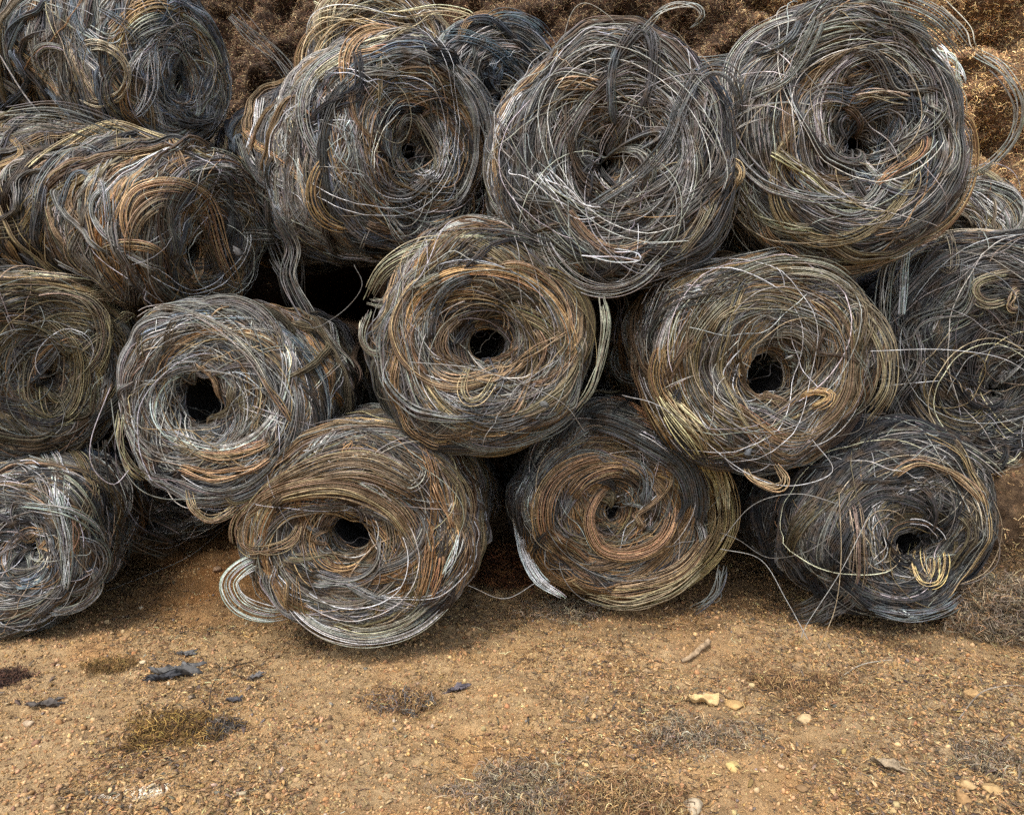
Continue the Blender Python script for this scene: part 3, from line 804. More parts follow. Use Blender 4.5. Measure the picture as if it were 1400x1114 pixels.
# H
feat("H", [(727, 645), (709, 689), (713, 741), (735, 790), (774, 818)], 24, 16, (222, 224, 224), .10, label="white wire hank", loose=.008, tuck=False, pinch=.7)
feat("H", [(735, 660), (726, 700), (740, 750), (765, 800)], 8, 9, (214, 216, 216), .08, loose=.012, tuck=False)
feat("H", [(888, 534), (909, 568), (947, 621), (981, 670), (988, 719), (962, 764), (905, 806), (850, 824)], 46, 36, (160, 128, 66), .13, label="golden olive cascade of wire", loose=.016, every=True, tuck=False)
feat("H", [(905, 535), (925, 565), (960, 610), (985, 660), (990, 700)], 20, 30, (186, 166, 112), .14, loose=.018, every=True, tuck=False)
feat("H", [(784, 568), (841, 553), (886, 575), (920, 602)], 22, 18, (184, 120, 62), .10, label="orange bundle on top")
feat("H", [(762, 577), (830, 579), (894, 609), (935, 640), (950, 689), (939, 741)], 34, 28, (84, 86, 88), .12, label="dark grey strap of wire")
feat("H", [(860, 585), (890, 600), (925, 628)], 5, 6, (215, 215, 215), .13)
feat("H", [(754, 765), (742, 700), (760, 655), (805, 630), (855, 628)], 28, 24, (170, 124, 74), .11)
feat("H", [(770, 690), (800, 655), (840, 640), (870, 650)], 22, 22, (172, 128, 80), .10)
feat("H", [(860, 651), (822, 673), (806, 711), (822, 749), (860, 757), (901, 741), (920, 704), (914, 664)], 24, 17, (178, 130, 74), .11, name="wire_loop", label="orange ring round the hole")
feat("H", [(866, 624), (884, 658), (877, 704)], 14, 18, (98, 100, 104), .09)
feat("H", [(762, 764), (811, 800), (871, 802), (932, 779), (975, 726)], 30, 22, (170, 134, 88), .11, label="tan bundle along the bottom")
feat("H", [(800, 815), (855, 826), (920, 808), (965, 770)], 14, 14, (150, 128, 92), .08)
feat("H", [(988, 772), (982, 805), (968, 822), (945, 837)], 10, 10, (92, 95, 92), .02)
feat("H", [(700, 700), (712, 640), (740, 605), (790, 590)], 14, 18, (84, 84, 80), .05)
# I
feat("I", [(960, 398), (900, 432), (850, 478), (848, 505), (868, 516), (905, 495), (945, 445)], 20, 24, (98, 104, 104), .05, name="wire_loop", label="dark grey tail of wire", loose=.012)
feat("I", [(948, 415), (905, 450), (870, 490), (862, 512)], 12, 16, (70, 76, 78), .05, loose=.01)
feat("I", [(1011, 341), (957, 341), (930, 362), (928, 385), (946, 397), (990, 391)], 10, 10, (190, 192, 188), .09, name="wire_loop", label="whitish loop on top")
feat("I", [(955, 480), (985, 430), (1035, 408), (1085, 415), (1120, 440)], 18, 22, (150, 132, 98), .08)
feat("I", [(930, 520), (950, 450), (1000, 395), (1060, 368), (1130, 372), (1180, 410)], 18, 26, (150, 145, 125), .07)
feat("I", [(1120, 395), (1175, 420), (1210, 470), (1212, 530), (1180, 580)], 16, 22, (145, 125, 90), .08)
feat("I", [(1020, 520), (1035, 500), (1060, 488), (1098, 482)], 18, 18, (130, 132, 128), .08)
feat("I", [(1080, 552), (1110, 536), (1134, 538), (1128, 550), (1095, 562)], 12, 9, (205, 158, 88), .10, name="wire_loop", label="gold wire tip")
feat("I", [(977, 540), (1019, 569), (1069, 602), (1118, 607)], 14, 16, (172, 130, 78), .08, label="tan bundle")
feat("I", [(1020, 622), (1080, 622), (1140, 600)], 14, 14, (150, 122, 82), .07)
feat("I", [(1015, 636), (1030, 655), (1062, 668), (1074, 655), (1060, 632)], 9, 8, (165, 135, 90), .08, name="wire_loop", label="loop dangling underneath")
feat("I", [(1150, 490), (1150, 440), (1170, 418), (1185, 440), (1180, 500)], 8, 10, (165, 155, 135), .08, name="wire_loop")
feat("I", [(1010, 560), (1005, 510), (1030, 470), (1080, 455), (1115, 480), (1110, 530)], 12, 14, (140, 128, 105), .06, name="wire_loop")
# J
feat("J", [(1200, 668), (1232, 641), (1263, 632), (1307, 649), (1341, 683), (1355, 712)], 10, 9, (188, 150, 100), .09, label="orange tan arch")
feat("J", [(1143, 673), (1160, 690), (1166, 745), (1160, 799), (1130, 835)], 16, 30, (150, 124, 104), .08, label="brownish hank over the side", loose=.012)
feat("J", [(1170, 795), (1140, 820), (1105, 838), (1075, 842)], 22, 36, (74, 68, 62), .06, label="dark frayed tail", loose=.014)
feat("J", [(1150, 820), (1125, 840), (1110, 850)], 12, 24, (70, 64, 58), .06, loose=.014)
feat("J", [(1252, 735), (1247, 772), (1259, 798), (1283, 796), (1291, 765), (1284, 738)], 8, 9, (220, 176, 96), .10, name="wire_loop", label="gold loop in the hole", rad=.0023)
feat("J", [(1258, 735), (1262, 770), (1270, 795), (1276, 780), (1272, 745)], 6, 9, (214, 172, 98), .10, name="wire_loop", rad=.0022)
feat("J", [(1182, 822), (1222, 833), (1264, 850)], 5, 5, (225, 225, 222), .07, label="white bar of straight wire", rad=.003)
feat("J", [(1150, 640), (1200, 605), (1260, 598), (1320, 620), (1370, 660)], 18, 26, (140, 138, 122), .07)
feat("J", [(1180, 830), (1240, 843), (1290, 832), (1318, 812)], 14, 14, (100, 108, 114), .06)
# K
feat("K", [(1400, 372), (1360, 378), (1335, 388), (1334, 405), (1350, 415), (1375, 410), (1392, 398)], 12, 10, (176, 155, 120), .10, name="wire_loop", label="curled tan loop")
feat("K", [(1400, 395), (1385, 402), (1382, 418), (1400, 425)], 9, 9, (176, 150, 112), .10, name="wire_loop")
feat("K", [(1245, 350), (1290, 330), (1340, 326), (1400, 332)], 16, 22, (150, 132, 108), .08)
feat("K", [(1270, 335), (1295, 318), (1304, 345), (1300, 370), (1280, 358), (1272, 338)], 5, 9, CR, .10, name="wire_loop", rad=.0022)
feat("K", [(1225, 480), (1260, 460), (1300, 440), (1340, 420)], 14, 18, (112, 112, 105), .06)
feat("K", [(1355, 600), (1362, 620), (1385, 632), (1400, 630)], 10, 10, (150, 138, 112), .07, name="wire_loop")
feat("K", [(1340, 545), (1352, 530), (1375, 515), (1395, 505)], 7, 12, CR, .06)
feat("K", [(1262, 500), (1260, 440), (1285, 400), (1310, 370)], 14, 22, (96, 96, 92), .06)
# L
feat("L", [(411, 155), (430, 109), (475, 79), (524, 60), (577, 57), (613, 76)], 16, 13, (192, 180, 145), .09, label="thick pale arch")
feat("L", [(475, 99), (515, 100), (560, 99)], 14, 12, (125, 118, 110), .08)
feat("L", [(440, 130), (452, 105), (478, 92)], 12, 14, (84, 84, 86), .09)
feat("L", [(519, 138), (516, 180), (516, 222)], 9, 9, (158, 104, 58), .08, label="rust brown bundle")
feat("L", [(556, 140), (585, 182), (600, 219), (592, 258)], 10, 10, (140, 128, 105), .09, label="bundle across the hole")
feat("L", [(460, 240), (475, 200), (470, 170), (480, 140)], 12, 22, (190, 192, 192), .06, loose=.02)
feat("B", [(330, 250), (372, 300), (392, 345), (400, 400), (412, 430)], 20, 36, (92, 92, 90), .06, loose=.016)
feat("L", [(320, 240), (360, 290), (420, 330), (480, 350), (540, 362)], 22, 30, (66, 70, 78), .06, label="dark sweep underneath")
feat("L", [(330, 180), (352, 240), (392, 290), (430, 320)], 16, 22, (100, 98, 92), .07)
feat("L", [(380, 145), (372, 200), (380, 260), (410, 310)], 16, 20, (120, 126, 134), .06)
feat("L", [(430, 190), (425, 240), (440, 300), (470, 335)], 14, 16, (135, 118, 92), .06)
feat("L", [(490, 300), (530, 318), (570, 330)], 12, 14, (150, 118, 84), .06)
feat("L", [(620, 90), (655, 130), (672, 190), (668, 240)], 12, 16, (112, 112, 110), .06)
# M
feat("M", [(854, 40), (838, 94), (837, 151), (850, 190)], 12, 11, (84, 86, 90), .12, label="dark vertical strap")
feat("M", [(762, 306), (826, 271), (875, 238), (915, 190), (930, 150), (950, 110), (976, 94), (1002, 106), (1013, 151), (1004, 211)], 14, 13, (92, 92, 92), .13, name="wire_loop", label="long grey strap looping over the side")
feat("M", [(747, 121), (790, 112), (834, 121)], 14, 16, (168, 132, 90), .07)
feat("M", [(700, 260), (740, 310), (800, 360), (860, 385), (920, 370)], 18, 22, (125, 122, 108), .07)
feat("M", [(870, 375), (920, 350), (960, 300), (980, 250)], 16, 20, (140, 128, 98), .07)
feat("M", [(735, 215), (750, 250), (790, 285), (840, 295)], 10, 22, (210, 212, 214), .08, loose=.02)
feat("M", [(960, 262), (985, 240), (1003, 222), (1012, 240), (990, 268)], 12, 12, (185, 150, 96), .08, name="wire_loop", label="golden bent end")
feat("M", [(872, 48), (905, 16), (945, 8), (960, 22), (938, 44)], 5, 5, LG, .06, name="wire_loop")
feat("M", [(795, 350), (840, 355), (875, 358), (872, 345), (840, 342)], 2, 4, WH, .11, name="wire_loop", rad=.0024)
# N
feat("N", [(900, 72), (957, 84), (1024, 79), (1081, 53), (1106, 0)], 12, 12, (96, 98, 100), .17, label="dark strap sweeping up to the top")
feat("N", [(990, 141), (1036, 128), (1081, 102), (1115, 45), (1126, 0)], 12, 12, (118, 116, 104), .14)
feat("N", [(1028, 211), (1055, 207), (1096, 234), (1145, 271), (1213, 280)], 10, 11, (160, 145, 100), .09)
feat("N", [(1024, 218), (1016, 250), (1034, 292), (1081, 313), (1141, 314)], 12, 12, (130, 124, 92), .09, name="wire_loop", label="olive loop at the side")
feat("N", [(1262, 168), (1260, 204), (1223, 234), (1179, 266)], 12, 13, (168, 122, 72), .09, label="rusty bundle below the hole")
feat("N", [(1150, 140), (1190, 128), (1235, 135), (1262, 148)], 9, 8, (180, 160, 125), .09)
feat("N", [(1278, 62), (1305, 90), (1318, 122)], 9, 9, (222, 222, 218), .09, label="flat white band")
feat("N", [(1330, 72), (1368, 98), (1394, 143), (1386, 189), (1352, 226), (1307, 250)], 9, 9, (140, 136, 124), .05, name="wire_loop", label="wide loop standing off the side")
feat("N", [(1194, 322), (1202, 346), (1239, 343), (1270, 302), (1277, 241)], 5, 7, (195, 195, 188), .10, name="wire_loop", label="thin loop hanging below", rad=.0022)
feat("N", [(1050, 318), (1066, 336), (1110, 347), (1165, 338)], 14, 14, (110, 110, 104), .06)
feat("N", [(1040, 120), (1090, 70), (1160, 45), (1240, 60), (1290, 110)], 18, 30, (128, 126, 112), .06)
feat("N", [(1060, 60), (1120, 20), (1200, 8), (1270, 30), (1320, 80)], 18, 28, (120, 120, 112), .05)
feat("N", [(1170, 200), (1175, 165), (1210, 150), (1240, 165), (1235, 205), (1195, 215)], 8, 12, LG, .05, name="wire_loop")
# O, S
feat("O", [(440, 90), (432, 50), (470, 15), (530, 5)], 8, 14, CR, .10, loose=.03)
feat("O", [(420, 95), (430, 30), (490, 20), (560, 30), (590, 20), (640, 22)], 4, 10, (210, 190, 150), .12, loose=.03, name="wire_loop")
feat("S", [(590, 60), (630, 52), (680, 70), (715, 105)], 16, 20, (70, 92, 106), .08, label="blue grey bundle")
feat("S", [(650, 45), (690, 24), (730, 35), (752, 60)], 14, 16, (76, 94, 104), .06)

# ------------------------------------------------------------------ wires that stand off several bales or lie on the ground
def free_wire(name, pts, rad, col, label, cat="wire"):
    """pts: (px, py, Y) through which the wire bends"""
    p = spline([(*at(a, b_, c),) for a, b_, c in pts], 60)
    w_ = Wires(5); w_.add(p, rad, lin(col))
    return link(name, w_.mesh(name, WIRE), None, label=label, category=cat)

def on_ground(px, py, lift=0.0):
    d = ray(np.array(float(px)), np.array(float(py)))
    t = CAM[2] / -d[2]
    for _ in range(12):
        p = CAM + d * t
        t = t + (p[2] - ground_z(p[0], p[1])) / -d[2] * .8
    p = CAM + d * t
    p[2] = ground_z(p[0], p[1]) + lift
    return p

def ground_wire(name, pts, rad, col, label, lift=.006):
    w_ = Wires(5)
    p = spline([on_ground(a, b_, lift + (c[0] if c else 0)) for a, b_, *c in pts], 50)
    w_.add(p, rad, lin(col))
    return link(name, w_.mesh(name, WIRE), None, label=label, category="wire")

free_wire("stray_wire", [(800, 590, 3.6), (760, 545, 3.45), (650, 505, 3.35), (560, 495, 3.4)], .0018, LG, "thin wire lying straight across the middle roll under its hole")
free_wire("stray_wire", [(1190, 480, 3.55), (1290, 478, 3.6), (1370, 490, 3.75), (1420, 520, 3.85)], .0018, WH, "pale wire bridging from the gold tipped roll to the dark edge roll")
free_wire("stray_wire", [(985, 740, 3.8), (1030, 690, 3.7), (1090, 675, 3.6), (1150, 690, 3.6)], .0018, LG, "pale wire arching over the dark gap behind the golden olive cascade")
free_wire("stray_wire", [(985, 750, 3.8), (1040, 765, 3.75), (1075, 820, 3.65), (1105, 875, 3.55)], .0018, LG, "pale wire dropping from the spiral roll to the soil")
free_wire("stray_wire", [(985, 728, 3.85), (1010, 738, 3.8), (1050, 762, 3.75), (1100, 755, 3.6), (1140, 730, 3.55)], .0018, MG, "grey wire sagging towards the dark roll on the ground")
free_wire("stray_wire", [(1147, 672, 3.55), (1150, 760, 3.5), (1142, 830, 3.5), (1120, 885, 3.5)], .0018, CR, "cream wire hanging straight down the brownish hank")
free_wire("stray_wire", [(1190, 700, 3.55), (1150, 780, 3.5), (1105, 850, 3.5), (1095, 872, 3.5)], .0018, LG, "wire slanting down from the dark roll to the soil, beside the cream one")
free_wire("stray_wire", [(640, 800, 3.6), (690, 818, 3.6), (735, 795, 3.75)], .0018, LG, "wire sagging between the two rolls on the ground")
free_wire("stray_wire", [(850, 540, 3.5), (910, 560, 3.6), (1010, 640, 3.6), (1075, 664, 3.5), (1138, 645, 3.45), (1110, 600, 3.4)], .0018, WH, "white wire with a bent end looping under the gold tipped roll")
free_wire("stray_wire", [(484, 362, 3.9), (495, 390, 3.9), (475, 420, 3.9), (440, 445, 3.9), (424, 448, 3.9)], .0018, MG, "thin wire curling across the dark gap beside the middle roll")
def hank(pts, m, wid, rad, col, label, name="wire_hank", spread=.02):
    p = spline([(*at(a, b_, c),) for a, b_, c in pts], 50)
    T = unit(np.gradient(p, axis=0)); S = unit(np.cross(T, p - CAM))
    off = np.linspace(-.5, .5, m)[:, None] * wid + spread * .7 * wob(50, m, (.3, .9), 2)
    Q = p[None] + S[None] * off[..., None] + unit(p - CAM)[None] * (spread * wob(50, m, (.3, 1.5), 2))[..., None]
    w_ = Wires(4); w_.add(Q, rad * rng.uniform(.8, 1.2, m), jitter(np.tile(lin(col), (m, 1)), .3))
    return link(name, w_.mesh(name, WIRE), None, label=label, category="wire hank", group="loose hanks of wire between the rolls and the bank")
hank([(318, 18, 5.5), (345, 45, 5.45), (375, 75, 5.4), (402, 112, 5.3)], 9, .09, .0024, (96, 94, 88), "grey hank of straight wires lying down the dark bank", spread=.05)
hank([(430, 0, 5.2), (470, 20, 5.1), (540, 22, 5.0), (600, 14, 5.0), (645, 24, 5.0), (622, 36, 5.0)], 5, .05, .004, (204, 184, 146), "cream wires looping over the bleached tan roll", spread=.04)
hank([(425, 120, 4.8), (432, 62, 4.8), (470, 30, 4.9), (520, 40, 4.9)], 7, .08, .0035, (186, 164, 124), "tan wires springing up beside the thick pale arch", spread=.04)
hank([(1290, 5, 3.6), (1322, 40, 3.5), (1334, 70, 3.5), (1390, 95, 3.7)], 2, .02, .003, (170, 165, 150), "pair of pale wires flicking off the large roll towards the bank", spread=.03)
hank([(1230, 330, 3.9), (1212, 370, 3.9), (1206, 430, 3.9), (1212, 480, 4.0)], 9, .05, .003, (150, 150, 142), "pale wires hanging down the gap beside the large top roll", spread=.02)
hank([(1240, 345, 3.9), (1236, 380, 3.9), (1232, 430, 3.9)], 8, .03, .0035, (176, 180, 176), "whitish flat strip of wires in the gap under the large top roll", spread=.008)
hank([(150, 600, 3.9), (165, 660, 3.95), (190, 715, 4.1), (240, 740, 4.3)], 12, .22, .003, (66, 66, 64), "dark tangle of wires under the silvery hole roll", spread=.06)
hank([(420, 430, 4.0), (395, 380, 4.0), (400, 340, 4.1), (380, 300, 4.0)], 10, .08, .003, (110, 108, 102), "grey wires trailing off the sideways roll into the dark gap", spread=.03)
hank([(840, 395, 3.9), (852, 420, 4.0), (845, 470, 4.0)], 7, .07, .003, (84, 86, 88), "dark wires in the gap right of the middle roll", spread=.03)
ground_wire("loose_wire", [(142, 812), (200, 790, .01), (260, 765, .03), (308, 742, .07)], .0026, LG, "straight pale wire lying across the dark soil")
ground_wire("loose_wire", [(286, 978), (290, 950, .03), (310, 925, .03), (345, 908, .01)], .002, BK, "dark bent wire standing out of the orange soil")
ground_wire("loose_wire", [(1000, 952), (1060, 945, .01), (1100, 935, .01), (1132, 941), (1100, 930), (1040, 922)], .0028, (60, 52, 46), "dark twisted wire by the curled pale leaf")
ground_wire("loose_wire", [(1150, 926), (1180, 912, .01), (1220, 903)], .0028, (170, 160, 140), "short pale wire curving on the soil below the dark roll")
ground_wire("loose_wire", [(1310, 985), (1340, 955, .02), (1375, 945, .02), (1410, 940)], .0025, (150, 140, 125), "thin pale wire near the photo's edge by the fibre clump")
ground_wire("loose_wire", [(155, 835), (150, 855, .02), (160, 880)], .0022, TAN, "short tan wire stub between the corner roll and the soil")

# ------------------------------------------------------------------ stones, leaves, scraps, twigs
def ico(sub=2):
    import bmesh
    bm = bmesh.new(); bmesh.ops.create_icosphere(bm, subdivisions=sub, radius=1.0)
    V = np.array([v.co[:] for v in bm.verts]); F = np.array([[v.index for v in f.verts] for f in bm.faces])
    bm.free(); return V, F
ICO1, ICO2, ICO3 = ico(1), ico(2), ico(3)

def rot_rand(n):
    q = unit(rng.normal(size=(n, 4)))
    w_, x, y, z = q.T
    return np.stack([np.stack([1 - 2 * (y * y + z * z), 2 * (x * y - z * w_), 2 * (x * z + y * w_)], -1),
                     np.stack([2 * (x * y + z * w_), 1 - 2 * (x * x + z * z), 2 * (y * z - x * w_)], -1),
                     np.stack([2 * (x * z - y * w_), 2 * (y * z + x * w_), 1 - 2 * (x * x + y * y)], -1)], -2)

def stone(px, py, wpx, col, label, flat=.6, name="stone"):
    p = on_ground(px, py)
    s = wpx / 2 * np.linalg.norm(p - CAM) / FPX
    col = tuple(v * q for v, q in zip(col, (.84, .85, .88)))
    V, F = ICO3
    sd_ = int(px * 7 + py)
    f = 1 + .30 * fbm(V[:, 0] * 1.3 + sd_, V[:, 1] * 1.3, V[:, 2] * 1.3, seed=sd_ % 97, octv=3)
    V = V * f[:, None]
    for _ in range(7):                       # broken facets
        nrm = unit(rng.normal(size=3)); d = V @ nrm; c = rng.uniform(.55, .85)
        V = V - np.clip(d - c, 0, None)[:, None] * nrm * .92
    V = V * np.array([1, .85, flat])
    a = rng.uniform(0, 6.28); M = np.array([[math.cos(a), -math.sin(a), 0], [math.sin(a), math.cos(a), 0], [0, 0, 1]])
    V = V @ M.T * s + p + np.array([0, 0, s * flat * .22])
    me = make_mesh(name, V, F.reshape(-1), np.tile(lin(col), (len(V), 1)), STONE, smooth=False, sizes=3)
    return link(name, me, None, label=label, category="stone", group="stones lying on the soil")

stone(1003, 966, 24, (205, 165, 105), "yellowish stone standing beside the curled pale leaf")
stone(1092, 902, 15, (178, 140, 95), "tan stone on the soil below the sagging pale wires")
stone(1100, 984, 22, (205, 175, 125), "pale flat stone lying right of the yellowish stone", .4)
stone(1003, 1050, 20, (205, 175, 110), "cream stone near the grey litter at the front")
stone(1355, 1082, 26, (196, 160, 105), "large tan stone in the bottom right corner")
stone(1325, 1075, 16, (200, 165, 112), "smaller tan stone just left of the large corner stone")
stone(1315, 1092, 22, (170, 132, 85), "brown stone in front of the two tan corner stones", .45)
stone(948, 1106, 28, (195, 175, 140), "whitish stone cut by the photo's bottom edge")
stone(1332, 951, 20, (200, 160, 105), "tan stone beside the thin pale wire")
stone(640, 866, 16, (190, 150, 100), "tan stone near the soil under the brown roll")
stone(530, 1063, 14, (205, 175, 125), "pale stone on the sand left of the fibre mat")
stone(147, 851, 11, (220, 185, 130), "small pale stone near the corner roll")
stone(196, 906, 9, (230, 205, 160), "small cream pebble behind the charred scrap")
stone(298, 782, 14, (160, 130, 100), "grey brown stone on the dark soil")
stone(899, 912, 14, (196, 156, 106), "tan stone left of the grey twig")
stone(884, 919, 12, (200, 165, 118), "pale stone touching another left of the grey twig")
stone(1096, 1078, 14, (150, 118, 80), "brown stone among the grey litter at the front")
stone(478, 1008, 12, (205, 165, 110), "tan pebble in front of the brown fibre clump")
stone(40, 990, 12, (190, 165, 130), "greyish pebble at the left edge of the sand")

def leaf(px, py, wpx0, hpx0, col, label, curl, cat, name, mat=FIBRE, seed=0, rag=.15, rotd=0):
    p = on_ground(px, py)
    k = np.linalg.norm(p - CAM) / FPX
    wpx, hpx = (wpx0 * .78, hpx0 * .62) if mat is SCRAP else (wpx0 * .9, hpx0 * .7)
    if mat is SCRAP: col = tuple(.8 * v + 20 for v in col)
    nu, nv = 26, 16
    u, v = np.meshgrid(np.linspace(-1, 1, nu), np.linspace(-1, 1, nv))
    X = u * wpx / 2 * k; Yy = v * hpx * k * (1 - .5 * np.abs(u) ** 2) * (1 + rag * fbm(u * 3, v * 0 + seed, seed=seed))
    X = X * (1 + rag * fbm(v * 3, u * 0 + seed + 5, seed=seed + 3))
    Z = curl * wpx * k * (np.abs(v) ** 1.6 * .5 + .35 * u * v) + .10 * wpx * k * fbm(u * 1.8 + seed, v * 1.8, seed=seed + 9)
    a = R_(rotd)
    top = np.stack([p[0] + X * math.cos(a) - Yy * math.sin(a), p[1] + X * math.sin(a) + Yy * math.cos(a), p[2] + .006 + Z - Z.min() * .7], -1).reshape(-1, 3)
    bot = top - np.array([0, 0, .0035])
    i = (np.arange(nv - 1)[:, None] * nu + np.arange(nu - 1)[None])
    F = np.stack([i, i + 1, i + nu + 1, i + nu], -1).reshape(-1, 4)
    n = nu * nv
    edge = np.r_[np.arange(nu - 1), np.arange(nv - 1) * nu + nu - 1, (n - 1 - np.arange(nu - 1)), (np.arange(nv - 1, 0, -1) * nu)]
    en = np.r_[edge[1:], edge[:1]]
    S = np.stack([en, edge, edge + n, en + n], -1)
    Fa = np.vstack([F, F[:, ::-1] + n, S])
    V = np.vstack([top, bot])
    me = make_mesh(name, V, Fa.reshape(-1), np.tile(lin(col), (len(V), 1)), mat)
    return link(name, me, None, label=label, category=cat)

leaf(960, 962, 40, 16, (184, 156, 110), "curled pale dry leaf lying on the soil", .35, "leaf", "dry_leaf", seed=3, rotd=-12)
leaf(240, 924, 66, 22, (78, 76, 72), "crumpled charred plastic scrap on the orange soil", .22, "scrap", "plastic_scrap", SCRAP, seed=8, rag=.4)
leaf(222, 930, 36, 12, (40, 40, 42), "black charred flake tucked against the crumpled plastic scrap", .25, "scrap", "plastic_scrap", SCRAP, seed=12, rag=.5, rotd=20)
leaf(320, 959, 22, 8, (60, 58, 60), "small black flake right of the dark bent wire", .3, "scrap", "plastic_scrap", SCRAP, seed=14, rag=.5)
leaf(255, 896, 20, 9, (90, 88, 84), "small grey flake behind the crumpled plastic scrap", .3, "scrap", "plastic_scrap", SCRAP, seed=15, rag=.5)
leaf(350, 927, 20, 7, (96, 92, 88), "thin grey flake on the soil right of the crumpled scrap", .3, "scrap", "plastic_scrap", SCRAP, seed=16, rag=.5, rotd=35)
leaf(625, 945, 34, 9, (88, 80, 84), "dark purplish strip on the sand right of the brown fibre clump", .25, "scrap", "plastic_scrap", SCRAP, seed=21, rag=.6, rotd=35)
leaf(1215, 1050, 40, 12, (150, 130, 100), "long brown bark flake on the litter at the front", .2, "bark flake", "bark_flake", SCRAP, seed=31, rag=.4, rotd=-35)
leaf(64, 966, 38, 8, (70, 62, 54), "dark thin scrap at the left edge of the sand", .2, "scrap", "plastic_scrap", SCRAP, seed=33, rag=.5, rotd=8)

def twig(pts, r0, col, label):
    P = spline([on_ground(a, b_, c) for a, b_, c in pts], 24)
    P = P + .003 * np.stack([wob(24, 1)[0], wob(24, 1)[0], wob(24, 1)[0]], 1)
    rad = r0 * np.linspace(.6, 1, 24)
    w_ = Wires(8)
    T = unit(np.gradient(P, axis=0)); N = unit(np.cross(T, [0, 0, 1.0])); B = np.cross(T, N)
    ang = np.arange(8) * math.pi / 4
    V = P[:, None] + (N[:, None] * np.cos(ang)[None, :, None] + B[:, None] * np.sin(ang)[None, :, None]) * (rad[:, None] * (1 + .15 * rng.normal(size=(24, 8))))[..., None]
    i = np.arange(23)[:, None] * 8 + np.arange(8)[None]; j = np.arange(23)[:, None] * 8 + (np.arange(8)[None] + 1) % 8
    F = np.stack([i, j, j + 8, i + 8], -1)
    me = make_mesh("twig", V.reshape(-1, 3), F.reshape(-1), np.tile(lin(col), (192, 1)), SCRAP)
    return link("twig", me, None, label=label, category="twig")
twig([(932, 908, .01), (952, 900, .02), (968, 884, .03)], .016, (150, 128, 100), "thick grey brown twig stub lying on the soil")
twig([(1338, 868, .03), (1352, 876, .03), (1362, 868, .05)], .006, (160, 150, 130), "pale twig in front of the grey fibre clump")

# rags and clods caught in the bales
def clump_scrap(px, py, wpx, Y, col, label):
    V, F = ICO3
    sd_ = int(px + py)
    V = V * (1 + .5 * fbm(V[:, 0] * 2 + sd_, V[:, 1] * 2, V[:, 2] * 2, seed=sd_ % 89, octv=4))[:, None] * np.array([1, .5, .7])
    for _ in range(10):
        nrm = unit(rng.normal(size=3)); V = V - np.clip(V @ nrm - rng.uniform(.3, .6), 0, None)[:, None] * nrm * .9
    V = V * (wpx / 2 * Y / FPX * .8) + at(px, py, Y + .03)
    col = tuple(v * .72 for v in col)
    me = make_mesh("scorched_rag", V, F.reshape(-1), np.tile(lin(col), (len(V), 1)), SCRAP, sizes=3)
    link("scorched_rag", me, None, label=label, category="rag", group="scorched rags caught in the wire")
clump_scrap(1320, 232, 28, 3.7, (132, 130, 124), "grey lump wedged in the large top roll by the bank")
clump_scrap(1022, 618, 22, 3.55, (120, 124, 126), "grey rag hanging under the gold tipped roll")
clump_scrap(378, 790, 24, 3.5, (96, 94, 90), "dark rag caught in the pale loop of the brown roll")
clump_scrap(560, 800, 16, 3.45, (100, 98, 94), "dark scrap in the lower face of the brown roll")
clump_scrap(432, 610, 22, 3.65, (104, 102, 100), "grey clod between the silvery hole roll and the brown roll")
clump_scrap(745, 553, 20, 3.4, (112, 112, 108), "grey clod at the lower rim of the middle roll")
clump_scrap(985, 375, 20, 3.75, (150, 116, 92), "reddish clod lying inside the whitish loop")
clump_scrap(325, 345, 26, 3.95, (100, 98, 96), "grey rag by the teardrop loop of the sideways roll")

# ------------------------------------------------------------------ loose ground cover
def scatter_view(n, y0=1.75, y1=5.3):
    y = y0 + (y1 - y0) * rng.random(n) ** 1.25
    x = (rng.random(n) * 2 - 1) * (y * .76 + .25)
    return x, y

def blobs(name, n, smin, smax, pals, kind_pow=2.5, base=ICO1, dens=None, **props):
    x, y = scatter_view(n)
    if dens is not None:
        k = rng.random(n) < dens(x, y); x, y = x[k], y[k]; n = len(x)
    s = smin + (smax - smin) * rng.random(n) ** kind_pow
    V0, F0 = base
    M = rot_rand(n)
    sc_ = np.stack([np.ones(n), rng.uniform(.6, 1, n), rng.uniform(.35, .8, n)], -1)
    V = V0[None] * (1 + .25 * rng.normal(size=(n, len(V0), 1)))
    V = np.einsum('nij,nvj->nvi', M, V * sc_[:, None]) * s[:, None, None]
    V = V + np.stack([x, y, ground_z(x, y) + s * .25], -1)[:, None]
    F = F0[None] + (np.arange(n) * len(V0))[:, None, None]
    c = jitter(np.array([lin(q) for q in pals])[rng.integers(0, len(pals), n)], .18)
    me = make_mesh(name, V.reshape(-1, 3), F.reshape(-1), np.repeat(c, len(V0), 0), STONE, smooth=False, sizes=3)
    return link(name, me, None, kind="stuff", **props)

SOILC = [(160, 128, 88), (148, 116, 78), (168, 136, 96), (132, 104, 72), (172, 144, 104), (116, 92, 68), (160, 122, 80)]
blobs("soil_crumbs", 70000, .0022, .008, SOILC, 2.0)
blobs("soil_clods", 16000, .005, .015, SOILC, 2.2, ICO1, dens=lambda x, y: np.clip(.15 + .9 * fbm(x * 2.6, y * 2.6, seed=95, octv=3) + .5 * np.exp(-((y - 3.7) / .3) ** 2), .03, 1), label="small clods of dry soil")
blobs("gravel", 1500, .006, .015, SOILC + [(178, 152, 112), (168, 150, 124), (112, 104, 94)], 2.5, ICO1, label="small tan gravel over the soil")

